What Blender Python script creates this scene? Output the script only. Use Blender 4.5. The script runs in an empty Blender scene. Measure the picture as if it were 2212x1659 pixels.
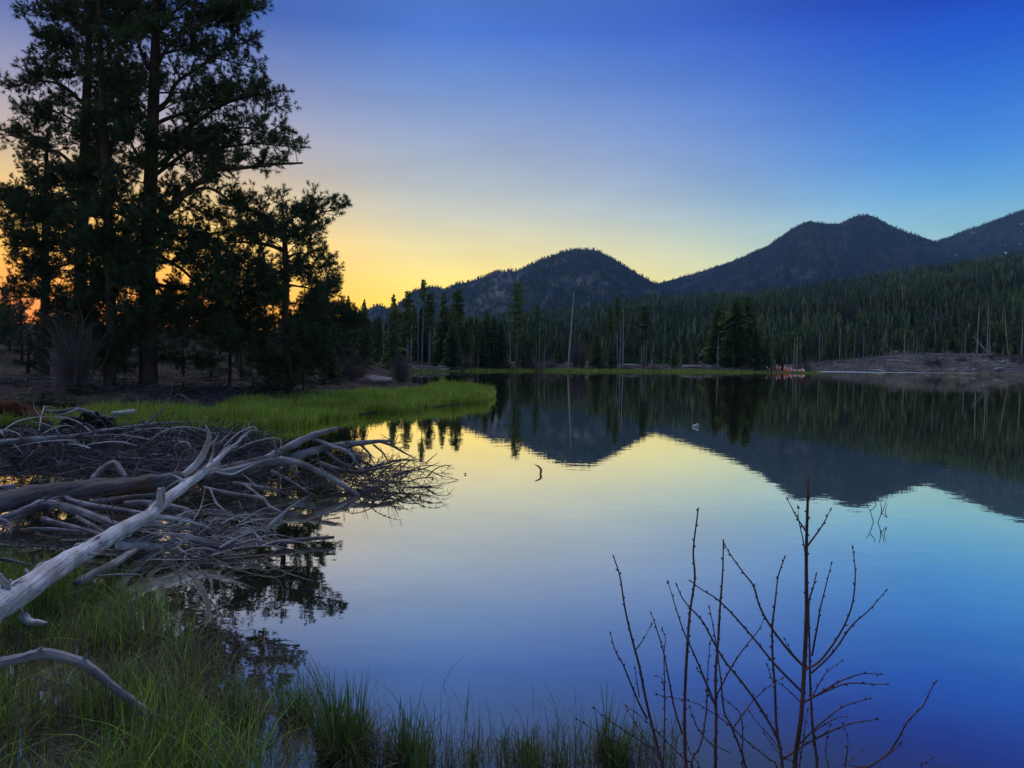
import bpy, math
import numpy as np
from mathutils import Matrix, Vector

R = np.random.default_rng(7)
scene = bpy.context.scene
COL = scene.collection

# ------------------------------------------------------------------ camera
CAM_H = 2.4
F = 1670.0                       # focal length in units of a 2212 wide frame
PITCH = math.atan(60.5 / F)
ROLL = 0.0165
CAM = np.array([0.0, 0.0, CAM_H])
_fw = np.array([0, math.cos(PITCH), -math.sin(PITCH)])
_r0 = np.array([1.0, 0, 0])
_u0 = np.cross(_r0, _fw)
_rt = math.cos(ROLL) * _r0 + math.sin(ROLL) * _u0
_up = -math.sin(ROLL) * _r0 + math.cos(ROLL) * _u0
camd = bpy.data.cameras.new("camera")
camd.sensor_width = 36.0
camd.lens = 36.0 * F / 2212.0
camd.clip_start = 0.05
camd.clip_end = 20000
cam = bpy.data.objects.new("camera", camd)
COL.objects.link(cam)
cam.matrix_world = Matrix(((_rt[0], _up[0], -_fw[0], 0), (_rt[1], _up[1], -_fw[1], 0),
                           (_rt[2], _up[2], -_fw[2], CAM_H), (0, 0, 0, 1)))
scene.camera = cam

# ------------------------------------------------------------------ sky, fill lamp, exposure
def lin(c):
    c = np.array(c, float) / 255.0
    return tuple(np.where(c <= 0.04045, c / 12.92, ((c + 0.055) / 1.055) ** 2.4))

SUN_AZ = math.radians(-38.0)     # towards the glow behind the pines
SUN_DIR = (math.sin(SUN_AZ), math.cos(SUN_AZ))
world = bpy.data.worlds.new("World")
scene.world = world
world.use_nodes = True
wn, wl = world.node_tree.nodes, world.node_tree.links
wn.clear()

def wnode(t, **kw):
    n = wn.new(t)
    for k, v in kw.items():
        setattr(n, k, v)
    return n

w_out = wnode("ShaderNodeOutputWorld")
w_tc = wnode("ShaderNodeTexCoord")
w_sep = wnode("ShaderNodeSeparateXYZ")
wl.new(w_tc.outputs["Generated"], w_sep.inputs[0])

def wmath(op, a, b=None, c=None):
    n = wnode("ShaderNodeMath", operation=op)
    for i, x in enumerate((a, b, c)):
        if x is None:
            continue
        if isinstance(x, (int, float)):
            n.inputs[i].default_value = x
        else:
            wl.new(x, n.inputs[i])
    return n.outputs[0]

# horizontal angle from the glow, as a cosine
hx, hy, hz = w_sep.outputs[0], w_sep.outputs[1], w_sep.outputs[2]
hl = wmath("SQRT", wmath("ADD", wmath("ADD", wmath("MULTIPLY", hx, hx), wmath("MULTIPLY", hy, hy)), 1e-5))
cosd = wmath("DIVIDE", wmath("ADD", wmath("MULTIPLY", hx, SUN_DIR[0]), wmath("MULTIPLY", hy, SUN_DIR[1])), hl)

def wramp(stops):
    n = wnode("ShaderNodeValToRGB")
    e = n.color_ramp.elements
    while len(e) < len(stops):
        e.new(0.5)
    for el, (p, c) in zip(e, stops):
        el.position = p
        g_ = 1.0 + 0.30 * max(0.0, 1 - p / 0.24)
        el.color = (*(np.array(lin(c)) * g_ * np.array([1, 1, 1 - 0.45 * max(0.0, 1 - p / 0.24)])), 1)
    wl.new(wmath("MAXIMUM", hz, 0.0), n.inputs[0])
    return n.outputs[0]

SKY_S = wramp([(0.0, (255, 108, 6)), (0.05, (255, 140, 12)), (0.09, (255, 172, 30)), (0.14, (250, 192, 74)), (0.18, (228, 186, 118)),
               (0.23, (190, 168, 156)), (0.28, (150, 146, 170)), (0.33, (106, 116, 164)), (0.38, (58, 80, 150)), (0.46, (52, 78, 148)), (0.7, (60, 90, 158)), (1.0, (60, 90, 160))])
SKY_M = wramp([(0.0, (255, 194, 44)), (0.06, (255, 214, 74)), (0.10, (248, 220, 134)), (0.14, (226, 210, 166)), (0.175, (198, 195, 182)),
               (0.21, (174, 179, 184)), (0.27, (142, 158, 188)), (0.325, (106, 136, 192)), (0.38, (68, 108, 190)), (0.46, (68, 102, 176)), (0.7, (60, 94, 172)), (1.0, (56, 88, 162))])
SKY_R = wramp([(0.0, (214, 212, 168)), (0.07, (190, 206, 188)), (0.11, (160, 192, 202)), (0.15, (128, 176, 208)), (0.19, (94, 156, 212)), (0.23, (66, 132, 208)),
               (0.28, (44, 108, 200)), (0.34, (16, 76, 186)), (0.40, (0, 40, 160)), (0.46, (0, 18, 74)), (0.7, (16, 44, 110)), (1.0, (52, 84, 160))])

def wmap(x, a, b):
    n = wnode("ShaderNodeMapRange", interpolation_type="SMOOTHSTEP")
    wl.new(x, n.inputs[0])
    n.inputs[1].default_value = a
    n.inputs[2].default_value = b
    return n.outputs[0]

def wmix(f, a, b):
    n = wnode("ShaderNodeMix", data_type="RGBA")
    wl.new(f, n.inputs[0])
    wl.new(a, n.inputs[6])
    wl.new(b, n.inputs[7])
    return n.outputs[2]

sky_c = wmix(wmap(cosd, 0.84, 1.0), wmix(wmap(cosd, 0.36, 0.90), SKY_R, SKY_M), SKY_S)
# faint streaks of high thin cloud
w_mp = wnode("ShaderNodeMapping")
w_mp.inputs["Scale"].default_value = (2.2, 2.2, 9.0)
w_mp.inputs["Rotation"].default_value = (0.10, -0.20, 0.3)
wl.new(w_tc.outputs["Generated"], w_mp.inputs[0])
w_nz = wnode("ShaderNodeTexNoise")
w_nz.inputs["Scale"].default_value = 2.4
w_nz.inputs["Detail"].default_value = 5.0
wl.new(w_mp.outputs[0], w_nz.inputs["Vector"])
w_gain = wmath("MULTIPLY_ADD", w_nz.outputs[0], 0.30, 0.85)
w_bg = wnode("ShaderNodeBackground")
wl.new(sky_c, w_bg.inputs[0])
wl.new(wmath("MULTIPLY", w_gain, 1.28), w_bg.inputs[1])
# physical twilight sky on top
w_sky = wnode("ShaderNodeTexSky", sky_type="NISHITA")
w_sky.sun_disc = False
w_sky.sun_elevation = math.radians(1.0)
w_sky.sun_rotation = SUN_AZ
w_bg2 = wnode("ShaderNodeBackground")
wl.new(w_sky.outputs[0], w_bg2.inputs[0])
w_bg2.inputs[1].default_value = 0.0015
w_add = wnode("ShaderNodeAddShader")
wl.new(w_bg.outputs[0], w_add.inputs[0])
wl.new(w_bg2.outputs[0], w_add.inputs[1])
wl.new(w_add.outputs[0], w_out.inputs[0])

filld = bpy.data.lights.new("sun", "SUN")       # after sunset: soft fill lamp added overhead to brighten the foreground
filld.energy = 1.6
filld.angle = math.radians(46)
filld.color = (0.90, 0.95, 1.0)
sun = bpy.data.objects.new("sun", filld)
COL.objects.link(sun)
sun.rotation_euler = Vector((SUN_DIR[0] * 0.36, SUN_DIR[1] * 0.36, 0.94)).to_track_quat("Z", "Y").to_euler()

scene.view_settings.view_transform = "Standard"
scene.view_settings.look = "None"
scene.view_settings.exposure = 0.0
scene.view_settings.gamma = 1.0
scene.view_settings.use_curve_mapping = False
scene.cycles.use_denoising = True
scene.cycles.max_bounces = 6
scene.cycles.diffuse_bounces = 3
scene.cycles.glossy_bounces = 3
scene.cycles.transmission_bounces = 2
scene.cycles.volume_bounces = 0

# ------------------------------------------------------------------ helpers
def hor(u):
    return 769.0 + ROLL * (u - 1106.0)

def P(u, v, D):
    d = _fw * F + _rt * (u - 1106.0) + _up * (829.5 - v)
    return CAM + d * (D / d[1])

def PP(pts, D0, D1=None):
    """picture polyline -> points between two depths"""
    n = len(pts)
    if D1 is None:
        D1 = D0
    return np.array([P(p[0], p[1], (p[2] if len(p) > 2 else D0 + (D1 - D0) * i / max(n - 1, 1))) for i, p in enumerate(pts)])

def G(u, v, z=0.0):
    d = _fw * F + _rt * (u - 1106.0) + _up * (829.5 - v)
    return CAM + d * ((z - CAM_H) / d[2])

def nrm(a):
    a = np.asarray(a, float)
    return a / np.maximum(np.linalg.norm(a, axis=-1, keepdims=True), 1e-9)

def sstep(x, a, b):
    t = np.clip((x - a) / (b - a), 0, 1)
    return t * t * (3 - 2 * t)

_perm = np.random.default_rng(3).random((256, 256))
def vnoise(x, y):
    x = np.asarray(x, float); y = np.asarray(y, float)
    xi = np.floor(x).astype(int); yi = np.floor(y).astype(int)
    fx = x - xi; fy = y - yi
    fx = fx * fx * (3 - 2 * fx); fy = fy * fy * (3 - 2 * fy)
    a = _perm[xi & 255, yi & 255]; b = _perm[(xi + 1) & 255, yi & 255]
    c = _perm[xi & 255, (yi + 1) & 255]; d = _perm[(xi + 1) & 255, (yi + 1) & 255]
    return (a * (1 - fx) + b * fx) * (1 - fy) + (c * (1 - fx) + d * fx) * fy

def fbm(x, y, o=4):
    s = 0; a = 0.5
    for i in range(o):
        s = s + a * (vnoise(x + 17.3 * i, y - 9.1 * i) - 0.5)
        x = x * 2.03; y = y * 2.03; a *= 0.5
    return s

class MB:
    def __init__(self):
        self.V = []; self.Q = []; self.T = []; self.C = []; self.GR = []; self.n = 0; self.grain = False
    def add(self, v, q=None, t=None, c=(1, 1, 1), g=None):
        v = np.asarray(v, float).reshape(-1, 3)
        if g is not None:
            self.grain = True
        self.GR.append(v * 12 if g is None else g)
        if q is not None and len(q):
            self.Q.append(np.asarray(q, int) + self.n)
        if t is not None and len(t):
            self.T.append(np.asarray(t, int) + self.n)
        c = np.asarray(c, float)
        self.C.append(np.broadcast_to(c, (len(v), 3)))
        self.V.append(v); self.n += len(v)
    def mesh(self, name, mat, smooth=True, local=None):
        V = np.concatenate(self.V) if self.V else np.zeros((0, 3))
        if local is not None:
            V = V - np.asarray(local)
        Q = np.concatenate(self.Q) if self.Q else np.zeros((0, 4), int)
        T = np.concatenate(self.T) if self.T else np.zeros((0, 3), int)
        me = bpy.data.meshes.new(name)
        me.vertices.add(len(V))
        me.vertices.foreach_set("co", V.astype(np.float32).ravel())
        loops = np.concatenate([Q.ravel(), T.ravel()])
        me.loops.add(len(loops))
        me.loops.foreach_set("vertex_index", loops.astype(np.int32))
        me.polygons.add(len(Q) + len(T))
        st = np.concatenate([np.arange(len(Q)) * 4, len(Q) * 4 + np.arange(len(T)) * 3])
        me.polygons.foreach_set("loop_start", st.astype(np.int32))
        me.polygons.foreach_set("use_smooth", np.full(len(Q) + len(T), smooth))
        a = me.color_attributes.new("tint", "FLOAT_COLOR", "POINT")
        C = np.ones((len(V), 4), np.float32)
        if len(V):
            C[:, :3] = np.concatenate(self.C)
        a.data.foreach_set("color", C.ravel())
        if self.grain:
            ga = me.attributes.new('grain', 'FLOAT_VECTOR', 'POINT')
            ga.data.foreach_set('vector', np.concatenate(self.GR).astype(np.float32).ravel())
        me.update(calc_edges=True)
        if mat:
            me.materials.append(mat)
        return me
    def build(self, name, mat, parent=None, smooth=True, origin=None, kind=None):
        """origin: world point the object sits at when it has no parent"""
        if parent is not None:
            local = np.array(parent.location)
        elif origin is not None:
            local = np.array(origin, float)
        else:
            local = None
        ob = bpy.data.objects.new(name, self.mesh(name, mat, smooth, local))
        COL.objects.link(ob)
        if parent is not None:
            ob.parent = parent
            if parent.parent is not None:
                pass
        elif origin is not None:
            ob.location = origin
        if kind:
            ob["kind"] = kind
        return ob

def tag(o, label=None, cat=None, group=None, kind=None):
    if label: o["label"] = label
    if cat: o["category"] = cat
    if group: o["group"] = group
    if kind: o["kind"] = kind
    return o

def thing(name, label, cat, loc, group=None):
    o = bpy.data.objects.new(name, None)
    o.empty_display_size = 0.2
    COL.objects.link(o)
    o.location = tuple(float(x) for x in loc)
    return tag(o, label, cat, group)

def copy_tree(root, loc, scale=(1, 1, 1), rz=0.0, label=None, group=None, cat=None):
    r = root.copy(); COL.objects.link(r)
    r.location = tuple(float(x) for x in loc); r.scale = scale; r.rotation_euler = (0, 0, rz)
    if label: r["label"] = label
    if group: r["group"] = group
    if cat: r["category"] = cat
    for ch in root.children:
        c = ch.copy(); COL.objects.link(c); c.parent = r
        for g in ch.children:
            d = g.copy(); COL.objects.link(d); d.parent = c
    return r

def resample(pts, n):
    """Catmull-Rom through the points, n samples"""
    p = np.asarray(pts, float)
    if len(p) == 2:
        t = np.linspace(0, 1, n)[:, None]
        return p[0] * (1 - t) + p[1] * t
    e = np.vstack([2 * p[0] - p[1], p, 2 * p[-1] - p[-2]])
    s = np.linspace(0, len(p) - 1 - 1e-6, n)
    i = s.astype(int); t = (s - i)[:, None]
    a, b, c, d = e[i], e[i + 1], e[i + 2], e[i + 3]
    return 0.5 * (2 * b + (c - a) * t + (2 * a - 5 * b + 4 * c - d) * t * t + (3 * b - 3 * c + d - a) * t ** 3)

def tube(mb, pts, r, n=None, k=8, c=(1, 1, 1), rough=0.0, lobes=0, cap=True, rng=R, knots=0):
    """tapered tube along pts; r = list of radii at the control points"""
    pts = np.asarray(pts, float)
    if n is None:
        n = max(3, (len(pts) - 1) * 4 + 1)
    q = resample(pts, n)
    rr = np.interp(np.linspace(0, 1, n), np.linspace(0, 1, len(np.atleast_1d(r))), np.atleast_1d(r))
    tg = nrm(np.gradient(q, axis=0))
    ref = np.array([0, 0, 1.0]) if abs(tg[0, 2]) < 0.9 else np.array([1.0, 0, 0])
    N = np.zeros_like(q); N[0] = nrm(ref - tg[0] * np.dot(ref, tg[0]))
    for i in range(1, n):
        v = N[i - 1] - tg[i] * np.dot(N[i - 1], tg[i]); N[i] = v / max(np.linalg.norm(v), 1e-9)
    B = np.cross(tg, N)
    a = np.linspace(0, 2 * math.pi, k, endpoint=False)
    rad = np.repeat(rr[:, None], k, 1)
    if rough:
        ph = rng.random(4) * 6.28
        al = np.linspace(0, n, n)[:, None]
        f = (np.sin(a[None] * 3 + ph[0] + al * 0.23) * 0.5 + np.sin(a[None] * 5 + ph[1] - al * 0.31) * 0.35
             + np.sin(al * 0.9 + ph[2] + a[None]) * 0.4) + rng.normal(0, 0.35, (n, k))
        rad = rad * (1 + rough * f)
    for _ in range(knots):
        i0 = rng.integers(1, n - 1); a0 = rng.random() * 6.28; da = (a - a0 + np.pi) % (2 * np.pi) - np.pi
        rad = rad * (1 + rng.uniform(-.16, .34) * np.exp(-((np.arange(n) - i0) / rng.uniform(.7, 2.2))[:, None] ** 2 - (da / rng.uniform(.3, .8))[None] ** 2))
    V = q[:, None] + rad[..., None] * (np.cos(a)[None, :, None] * N[:, None] + np.sin(a)[None, :, None] * B[:, None])
    V = V.reshape(-1, 3)
    al_ = np.concatenate([[0], np.cumsum(np.linalg.norm(np.diff(q, axis=0), axis=1))])
    fr = 1.3 + 14 * float(np.max(rr)); tw_ = a[None] + 0.55 * al_[:, None]
    GR = np.stack([np.cos(tw_) * fr, np.sin(tw_) * fr, np.repeat(al_[:, None] * 1.1 + q[0, 0] * 3, k, 1)], -1).reshape(-1, 3)
    i = np.arange(n - 1)[:, None] * k; j = np.arange(k)[None]
    Q = np.stack([i + j, i + (j + 1) % k, i + k + (j + 1) % k, i + k + j], -1).reshape(-1, 4)
    if cap:
        GR = np.vstack([GR, [[0, 0, GR[0, 2]], [0, 0, GR[-1, 2]]]])
        V = np.vstack([V, q[0] - tg[0] * rr[0] * 0.15, q[-1] + tg[-1] * rr[-1] * 0.3])
        j = np.arange(k)
        T = np.vstack([np.stack([np.full(k, n * k), (j + 1) % k, j], 1),
                       np.stack([np.full(k, n * k + 1), (n - 1) * k + j, (n - 1) * k + (j + 1) % k], 1)])
        mb.add(V, Q, T, c, GR)
    else:
        mb.add(V, Q, None, c, GR)
    return q, rr

def sticks(mb, A, M, E, r0, r1, c=(1, 1, 1)):
    """N three-sided bent sticks A->M->E"""
    A, M, E = (np.asarray(x, float).reshape(-1, 3) for x in (A, M, E))
    N = len(A)
    if N == 0:
        return
    r0 = np.broadcast_to(np.asarray(r0, float), (N,)); r1 = np.broadcast_to(np.asarray(r1, float), (N,))
    d = nrm(E - A)
    ref = np.where(np.abs(d[:, 2:3]) < 0.9, [[0, 0, 1.0]], [[1.0, 0, 0]])
    n = nrm(np.cross(d, ref)); b = np.cross(d, n)
    V = np.zeros((N, 3, 3, 3))
    for s, (p, r) in enumerate(((A, r0), (M, (r0 + r1) / 2), (E, r1))):
        for k in range(3):
            an = k * 2.0944
            V[:, s, k] = p + r[:, None] * (math.cos(an) * n + math.sin(an) * b)
    base = (np.arange(N) * 9)[:, None]
    q = []
    for s in range(2):
        for k in range(3):
            q.append([s * 3 + k, s * 3 + (k + 1) % 3, s * 3 + 3 + (k + 1) % 3, s * 3 + 3 + k])
    Q = (base[:, :, None] + np.array(q)[None]).reshape(-1, 4)
    c = np.asarray(c, float)
    if c.ndim == 2:
        c = np.repeat(c, 9, 0)
    mb.add(V.reshape(-1, 3), Q, None, c)

def rdir(n, rng=R):
    return nrm(rng.normal(size=(n, 3)))

def tufts(mb, Cn, Dr, L, n=22, w=0.016, spread=0.75, c=(1, 1, 1), rng=R):
    """bottle-brush needle tufts at the ends of twigs"""
    Cn = np.asarray(Cn, float); Dr = nrm(Dr); N = len(Cn)
    if N == 0:
        return
    L = np.broadcast_to(np.asarray(L, float), (N,))
    s = rng.random((N, n)) * 0.9 - 0.35
    base = Cn[:, None] + Dr[:, None] * (s * L[:, None])[..., None]
    dv = nrm(Dr[:, None] * (0.55 + 0.3 * s)[..., None] + spread * nrm(rng.normal(size=(N, n, 3))))
    ln = L[:, None] * rng.uniform(0.6, 1.05, (N, n))
    tip = base + dv * ln[..., None]
    sd = nrm(np.cross(dv, rng.normal(size=(N, n, 3)))) * w / 2
    V = np.stack([base - sd, base + sd, tip], 2).reshape(-1, 3)
    T = np.arange(N * n * 3).reshape(-1, 3)
    c = np.asarray(c, float)
    if c.ndim == 2:
        c = np.repeat(c, n * 3, 0)
    mb.add(V, None, T, c)

def blades(mb, base, h, lean, w, c, seg=3, curl=1.0):
    """grass blades: base (N,3), height (N), lean (N,2) sideways reach"""
    N = len(base)
    if N == 0:
        return
    ld = nrm(lean)
    sd = np.stack([-ld[:, 1], ld[:, 0], np.zeros(N)], 1)
    rot = R.uniform(-0.9, 0.9, N)
    sx = sd[:, 0] * np.cos(rot) - sd[:, 1] * np.sin(rot); sy = sd[:, 0] * np.sin(rot) + sd[:, 1] * np.cos(rot)
    sd = np.stack([sx, sy, np.zeros(N)], 1)
    L = np.zeros((N, seg, 2, 3))
    def pt(t):
        z = h * (t - 0.45 * curl * np.minimum(np.linalg.norm(lean, axis=1) / np.maximum(h, 1e-6), 1.6) * t * t * 0.62)
        o = np.concatenate([lean * (t ** 1.9), z[:, None]], 1)
        return base + o
    for s in range(seg):
        t = s / seg
        p = pt(t); ww = (w * (1 - 0.55 * t) / 2)[:, None]
        L[:, s, 0] = p - sd * ww; L[:, s, 1] = p + sd * ww
    tip = pt(1.0)
    V = np.concatenate([L.reshape(N, seg * 2, 3), tip[:, None]], 1)
    m = seg * 2 + 1
    b = (np.arange(N) * m)[:, None, None]
    q = np.array([[2 * s, 2 * s + 1, 2 * s + 3, 2 * s + 2] for s in range(seg - 1)]).reshape(-1, 4)
    Q = (b + q[None]).reshape(-1, 4) if seg > 1 else None
    T = (b + np.array([[2 * seg - 2, 2 * seg - 1, 2 * seg]])[None]).reshape(-1, 3)
    mb.add(V.reshape(-1, 3), Q, T, np.repeat(c, m, 0))

# ------------------------------------------------------------------ materials
def mat_new(name):
    m = bpy.data.materials.new(name); m.use_nodes = True
    n = m.node_tree.nodes; n.clear()
    return m, n, m.node_tree.links

def mat_simple(name, color, rough=0.8, scale=4.0, var=0.35, color2=None, tint=True, bump=0.0, bscale=None, stretch=(1, 1, 1), spec=0.25, trans=0.0, detail=5.0, contrast=(0.3, 0.7)):
    """two-colour noise, multiplied by the mesh's own tint"""
    m, n, l = mat_new(name)
    out = n.new("ShaderNodeOutputMaterial")
    bs = n.new("ShaderNodeBsdfPrincipled")
    tc = n.new("ShaderNodeTexCoord"); mp = n.new("ShaderNodeMapping"); mp.inputs["Scale"].default_value = stretch
    l.new(tc.outputs["Object"], mp.inputs[0])
    nz = n.new("ShaderNodeTexNoise"); nz.inputs["Scale"].default_value = scale; nz.inputs["Detail"].default_value = detail
    l.new(mp.outputs[0], nz.inputs["Vector"])
    cr = n.new("ShaderNodeValToRGB")
    c1 = np.array(color); c2 = np.array(color2) if color2 is not None else c1 * (1 - var)
    if color2 is None:
        c1 = c1 * (1 + var * 0.6)
    cr.color_ramp.elements[0].position = contrast[0]; cr.color_ramp.elements[1].position = contrast[1]
    cr.color_ramp.elements[0].color = (*c2, 1); cr.color_ramp.elements[1].color = (*c1, 1)
    l.new(nz.outputs[0], cr.inputs[0])
    colo = cr.outputs[0]
    if tint:
        at = n.new("ShaderNodeAttribute"); at.attribute_name = "tint"
        mx = n.new("ShaderNodeMix"); mx.data_type = "RGBA"; mx.blend_type = "MULTIPLY"; mx.inputs[0].default_value = 1.0
        l.new(colo, mx.inputs[6]); l.new(at.outputs[0], mx.inputs[7])
        colo = mx.outputs[2]
    l.new(colo, bs.inputs["Base Color"])
    bs.inputs["Roughness"].default_value = rough
    bs.inputs["Specular IOR Level"].default_value = spec
    if bump:
        bn = n.new("ShaderNodeTexNoise"); bn.inputs["Scale"].default_value = bscale or scale * 4; bn.inputs["Detail"].default_value = 6
        l.new(mp.outputs[0], bn.inputs["Vector"])
        bp = n.new("ShaderNodeBump"); bp.inputs["Strength"].default_value = 1.0; bp.inputs["Distance"].default_value = bump
        l.new(bn.outputs[0], bp.inputs["Height"]); l.new(bp.outputs[0], bs.inputs["Normal"])
    if trans:
        tr = n.new("ShaderNodeBsdfTranslucent"); l.new(colo, tr.inputs[0])
        ms = n.new("ShaderNodeMixShader"); ms.inputs[0].default_value = trans
        l.new(bs.outputs[0], ms.inputs[1]); l.new(tr.outputs[0], ms.inputs[2]); l.new(ms.outputs[0], out.inputs[0])
    else:
        l.new(bs.outputs[0], out.inputs[0])
    return m

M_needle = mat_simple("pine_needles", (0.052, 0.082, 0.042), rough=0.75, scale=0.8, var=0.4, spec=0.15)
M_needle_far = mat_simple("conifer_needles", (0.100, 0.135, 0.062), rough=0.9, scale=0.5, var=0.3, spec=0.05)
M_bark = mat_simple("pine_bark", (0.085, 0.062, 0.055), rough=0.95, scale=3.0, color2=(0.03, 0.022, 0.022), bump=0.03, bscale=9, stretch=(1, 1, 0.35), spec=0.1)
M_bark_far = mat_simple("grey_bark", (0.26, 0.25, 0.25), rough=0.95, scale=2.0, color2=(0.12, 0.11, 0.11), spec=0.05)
M_snag = mat_simple("weathered_snag_wood", (0.52, 0.50, 0.49), rough=0.9, scale=3.0, color2=(0.30, 0.28, 0.27), spec=0.1)
M_silver = mat_simple("bleached_driftwood", (0.70, 0.65, 0.63), rough=0.7, scale=7.0, color2=(0.38, 0.34, 0.33), bump=0.006, bscale=34, spec=0.2, contrast=(0.28, 0.6))
M_grey = mat_simple("grey_driftwood", (0.42, 0.38, 0.38), rough=0.8, scale=6.0, color2=(0.17, 0.145, 0.14), bump=0.010, bscale=26, spec=0.15)
M_darkwood = mat_simple("dark_wet_wood", (0.23, 0.195, 0.185), rough=0.75, scale=5.0, color2=(0.06, 0.045, 0.042), bump=0.014, bscale=20, spec=0.2)
M_brush = mat_simple("tangled_twigs", (0.135, 0.122, 0.122), rough=0.9, scale=2.5, color2=(0.03, 0.026, 0.026), spec=0.1)
def mat_wood(name, light, dark, crack, bump=0.006, patch=2.2, patchc=None, amt=0.5):
    """weathered wood whose grain runs along the log"""
    m, n, l = mat_new(name)
    out = n.new("ShaderNodeOutputMaterial"); bs = n.new("ShaderNodeBsdfPrincipled")
    at = n.new("ShaderNodeAttribute"); at.attribute_name = "grain"
    tc = n.new("ShaderNodeTexCoord")
    def nz(vec, s, d=5, dist=0.0):
        x = n.new("ShaderNodeTexNoise"); x.inputs["Scale"].default_value = s; x.inputs["Detail"].default_value = d; x.inputs["Distortion"].default_value = dist
        l.new(vec, x.inputs["Vector"]); return x.outputs[0]
    def ramp(x, st):
        r = n.new("ShaderNodeValToRGB"); e = r.color_ramp.elements
        while len(e) < len(st): e.new(0.5)
        for el, (p, c) in zip(e, st): el.position = p; el.color = (*c, 1)
        l.new(x, r.inputs[0]); return r.outputs[0]
    g1 = nz(at.outputs["Vector"], 1.0, 6, 0.6); g2 = nz(at.outputs["Vector"], 0.62, 4, 0.9); pt = nz(tc.outputs["Object"], patch, 5)
    md = tuple((np.array(light) + np.array(dark)) / 2)
    col = ramp(g1, [(0.30, dark), (0.46, md), (0.62, light)])
    mx = n.new("ShaderNodeMix"); mx.data_type = "RGBA"; l.new(ramp(pt, [(0.42, (0, 0, 0)), (0.62, (amt, amt, amt))]), mx.inputs[0])
    l.new(col, mx.inputs[6]); mx.inputs[7].default_value = (*(patchc or dark), 1)
    ck = n.new("ShaderNodeMix"); ck.data_type = "RGBA"; l.new(ramp(g2, [(0.0, (0, 0, 0)), (0.485, (0, 0, 0)), (0.5, (.85, .85, .85)), (0.515, (0, 0, 0)), (1, (0, 0, 0))]), ck.inputs[0])
    l.new(mx.outputs[2], ck.inputs[6]); ck.inputs[7].default_value = (*crack, 1)
    l.new(ck.outputs[2], bs.inputs["Base Color"]); bs.inputs["Roughness"].default_value = 0.85; bs.inputs["Specular IOR Level"].default_value = 0.12
    bp = n.new("ShaderNodeBump"); bp.inputs["Distance"].default_value = bump; l.new(g1, bp.inputs["Height"]); l.new(bp.outputs[0], bs.inputs["Normal"])
    l.new(bs.outputs[0], out.inputs[0])
    return m
M_silver = mat_wood("bleached_driftwood", (0.68, 0.655, 0.67), (0.44, 0.415, 0.42), (0.05, 0.04, 0.04), 0.018, 3.0, (0.30, 0.24, 0.22), 0.55)
M_grey = mat_wood("grey_driftwood", (0.38, 0.365, 0.38), (0.16, 0.145, 0.148), (0.02, 0.017, 0.017), 0.020, 2.5, (0.10, 0.075, 0.07), 0.75)
M_darkwood = mat_wood("dark_wet_wood", (0.175, 0.165, 0.168), (0.055, 0.049, 0.05), (0.012, 0.01, 0.01), 0.016, 1.6, (0.12, 0.065, 0.04), 0.8)
M_redrot = mat_simple("red_rotten_wood", (0.14, 0.048, 0.026), rough=0.95, scale=9.0, color2=(0.03, 0.018, 0.015), bump=0.03, bscale=18, spec=0.05)
M_grass = mat_simple("shore_grass", (1, 1, 1), rough=0.6, scale=1.5, color2=(0.7, 0.7, 0.7), spec=0.2, trans=0.3)
M_shrub = mat_simple("red_brown_twigs", (0.125, 0.062, 0.062), rough=0.65, scale=9.0, color2=(0.06, 0.030, 0.033), spec=0.3, bump=0.002, bscale=120)
M_fartwig = mat_simple("mauve_bare_twigs", (0.20, 0.155, 0.150), rough=0.95, scale=2.0, color2=(0.11, 0.08, 0.08), spec=0.05)
M_path = mat_simple("trodden_gravel", (0.30, 0.27, 0.26), rough=0.95, scale=3.0, color2=(0.2, 0.17, 0.165), bump=0.01, bscale=40, spec=0.05)
M_plank = mat_simple("weathered_planks", (0.33, 0.30, 0.31), rough=0.85, scale=3.0, color2=(0.2, 0.18, 0.19), stretch=(1, 8, 1), bump=0.004, bscale=30, spec=0.1)
M_kerb = mat_simple("pale_timber", (0.62, 0.58, 0.58), rough=0.8, scale=4.0, color2=(0.42, 0.39, 0.39), spec=0.1)
M_orange = mat_simple("orange_plastic", (1.0, 0.19, 0.11), rough=0.4, scale=6.0, var=0.12, spec=0.4)
M_white = mat_simple("white_plastic", (0.82, 0.82, 0.82), rough=0.4, scale=6.0, var=0.08, spec=0.4)
M_black = mat_simple("dark_rubber", (0.02, 0.02, 0.022), rough=0.7, scale=6.0, var=0.2)
M_stone = mat_simple("shore_stone", (0.30, 0.29, 0.29), rough=0.9, scale=3.0, color2=(0.15, 0.145, 0.14), bump=0.03, bscale=8, spec=0.1)

def vary_by_object(m):
    """each tree its own shade of green"""
    n, l = m.node_tree.nodes, m.node_tree.links
    bs = next(x for x in n if x.type == "BSDF_PRINCIPLED")
    src = bs.inputs["Base Color"].links[0].from_socket
    oi = n.new("ShaderNodeObjectInfo"); cr = n.new("ShaderNodeValToRGB"); e = cr.color_ramp.elements
    st = [(0.0, (.55, .62, .70)), (0.25, (1.0, 1.0, .95)), (0.5, (1.25, 1.05, .70)), (0.75, (.75, .85, .85)), (1.0, (1.5, 1.4, 1.1))]
    while len(e) < len(st): e.new(0.5)
    for el, (p, c) in zip(e, st): el.position = p; el.color = (*c, 1)
    l.new(oi.outputs["Random"], cr.inputs[0])
    mx = n.new("ShaderNodeMix"); mx.data_type = "RGBA"; mx.blend_type = "MULTIPLY"; mx.inputs[0].default_value = 1
    l.new(src, mx.inputs[6]); l.new(cr.outputs[0], mx.inputs[7]); l.new(mx.outputs[2], bs.inputs["Base Color"])
vary_by_object(M_needle_far)

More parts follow.
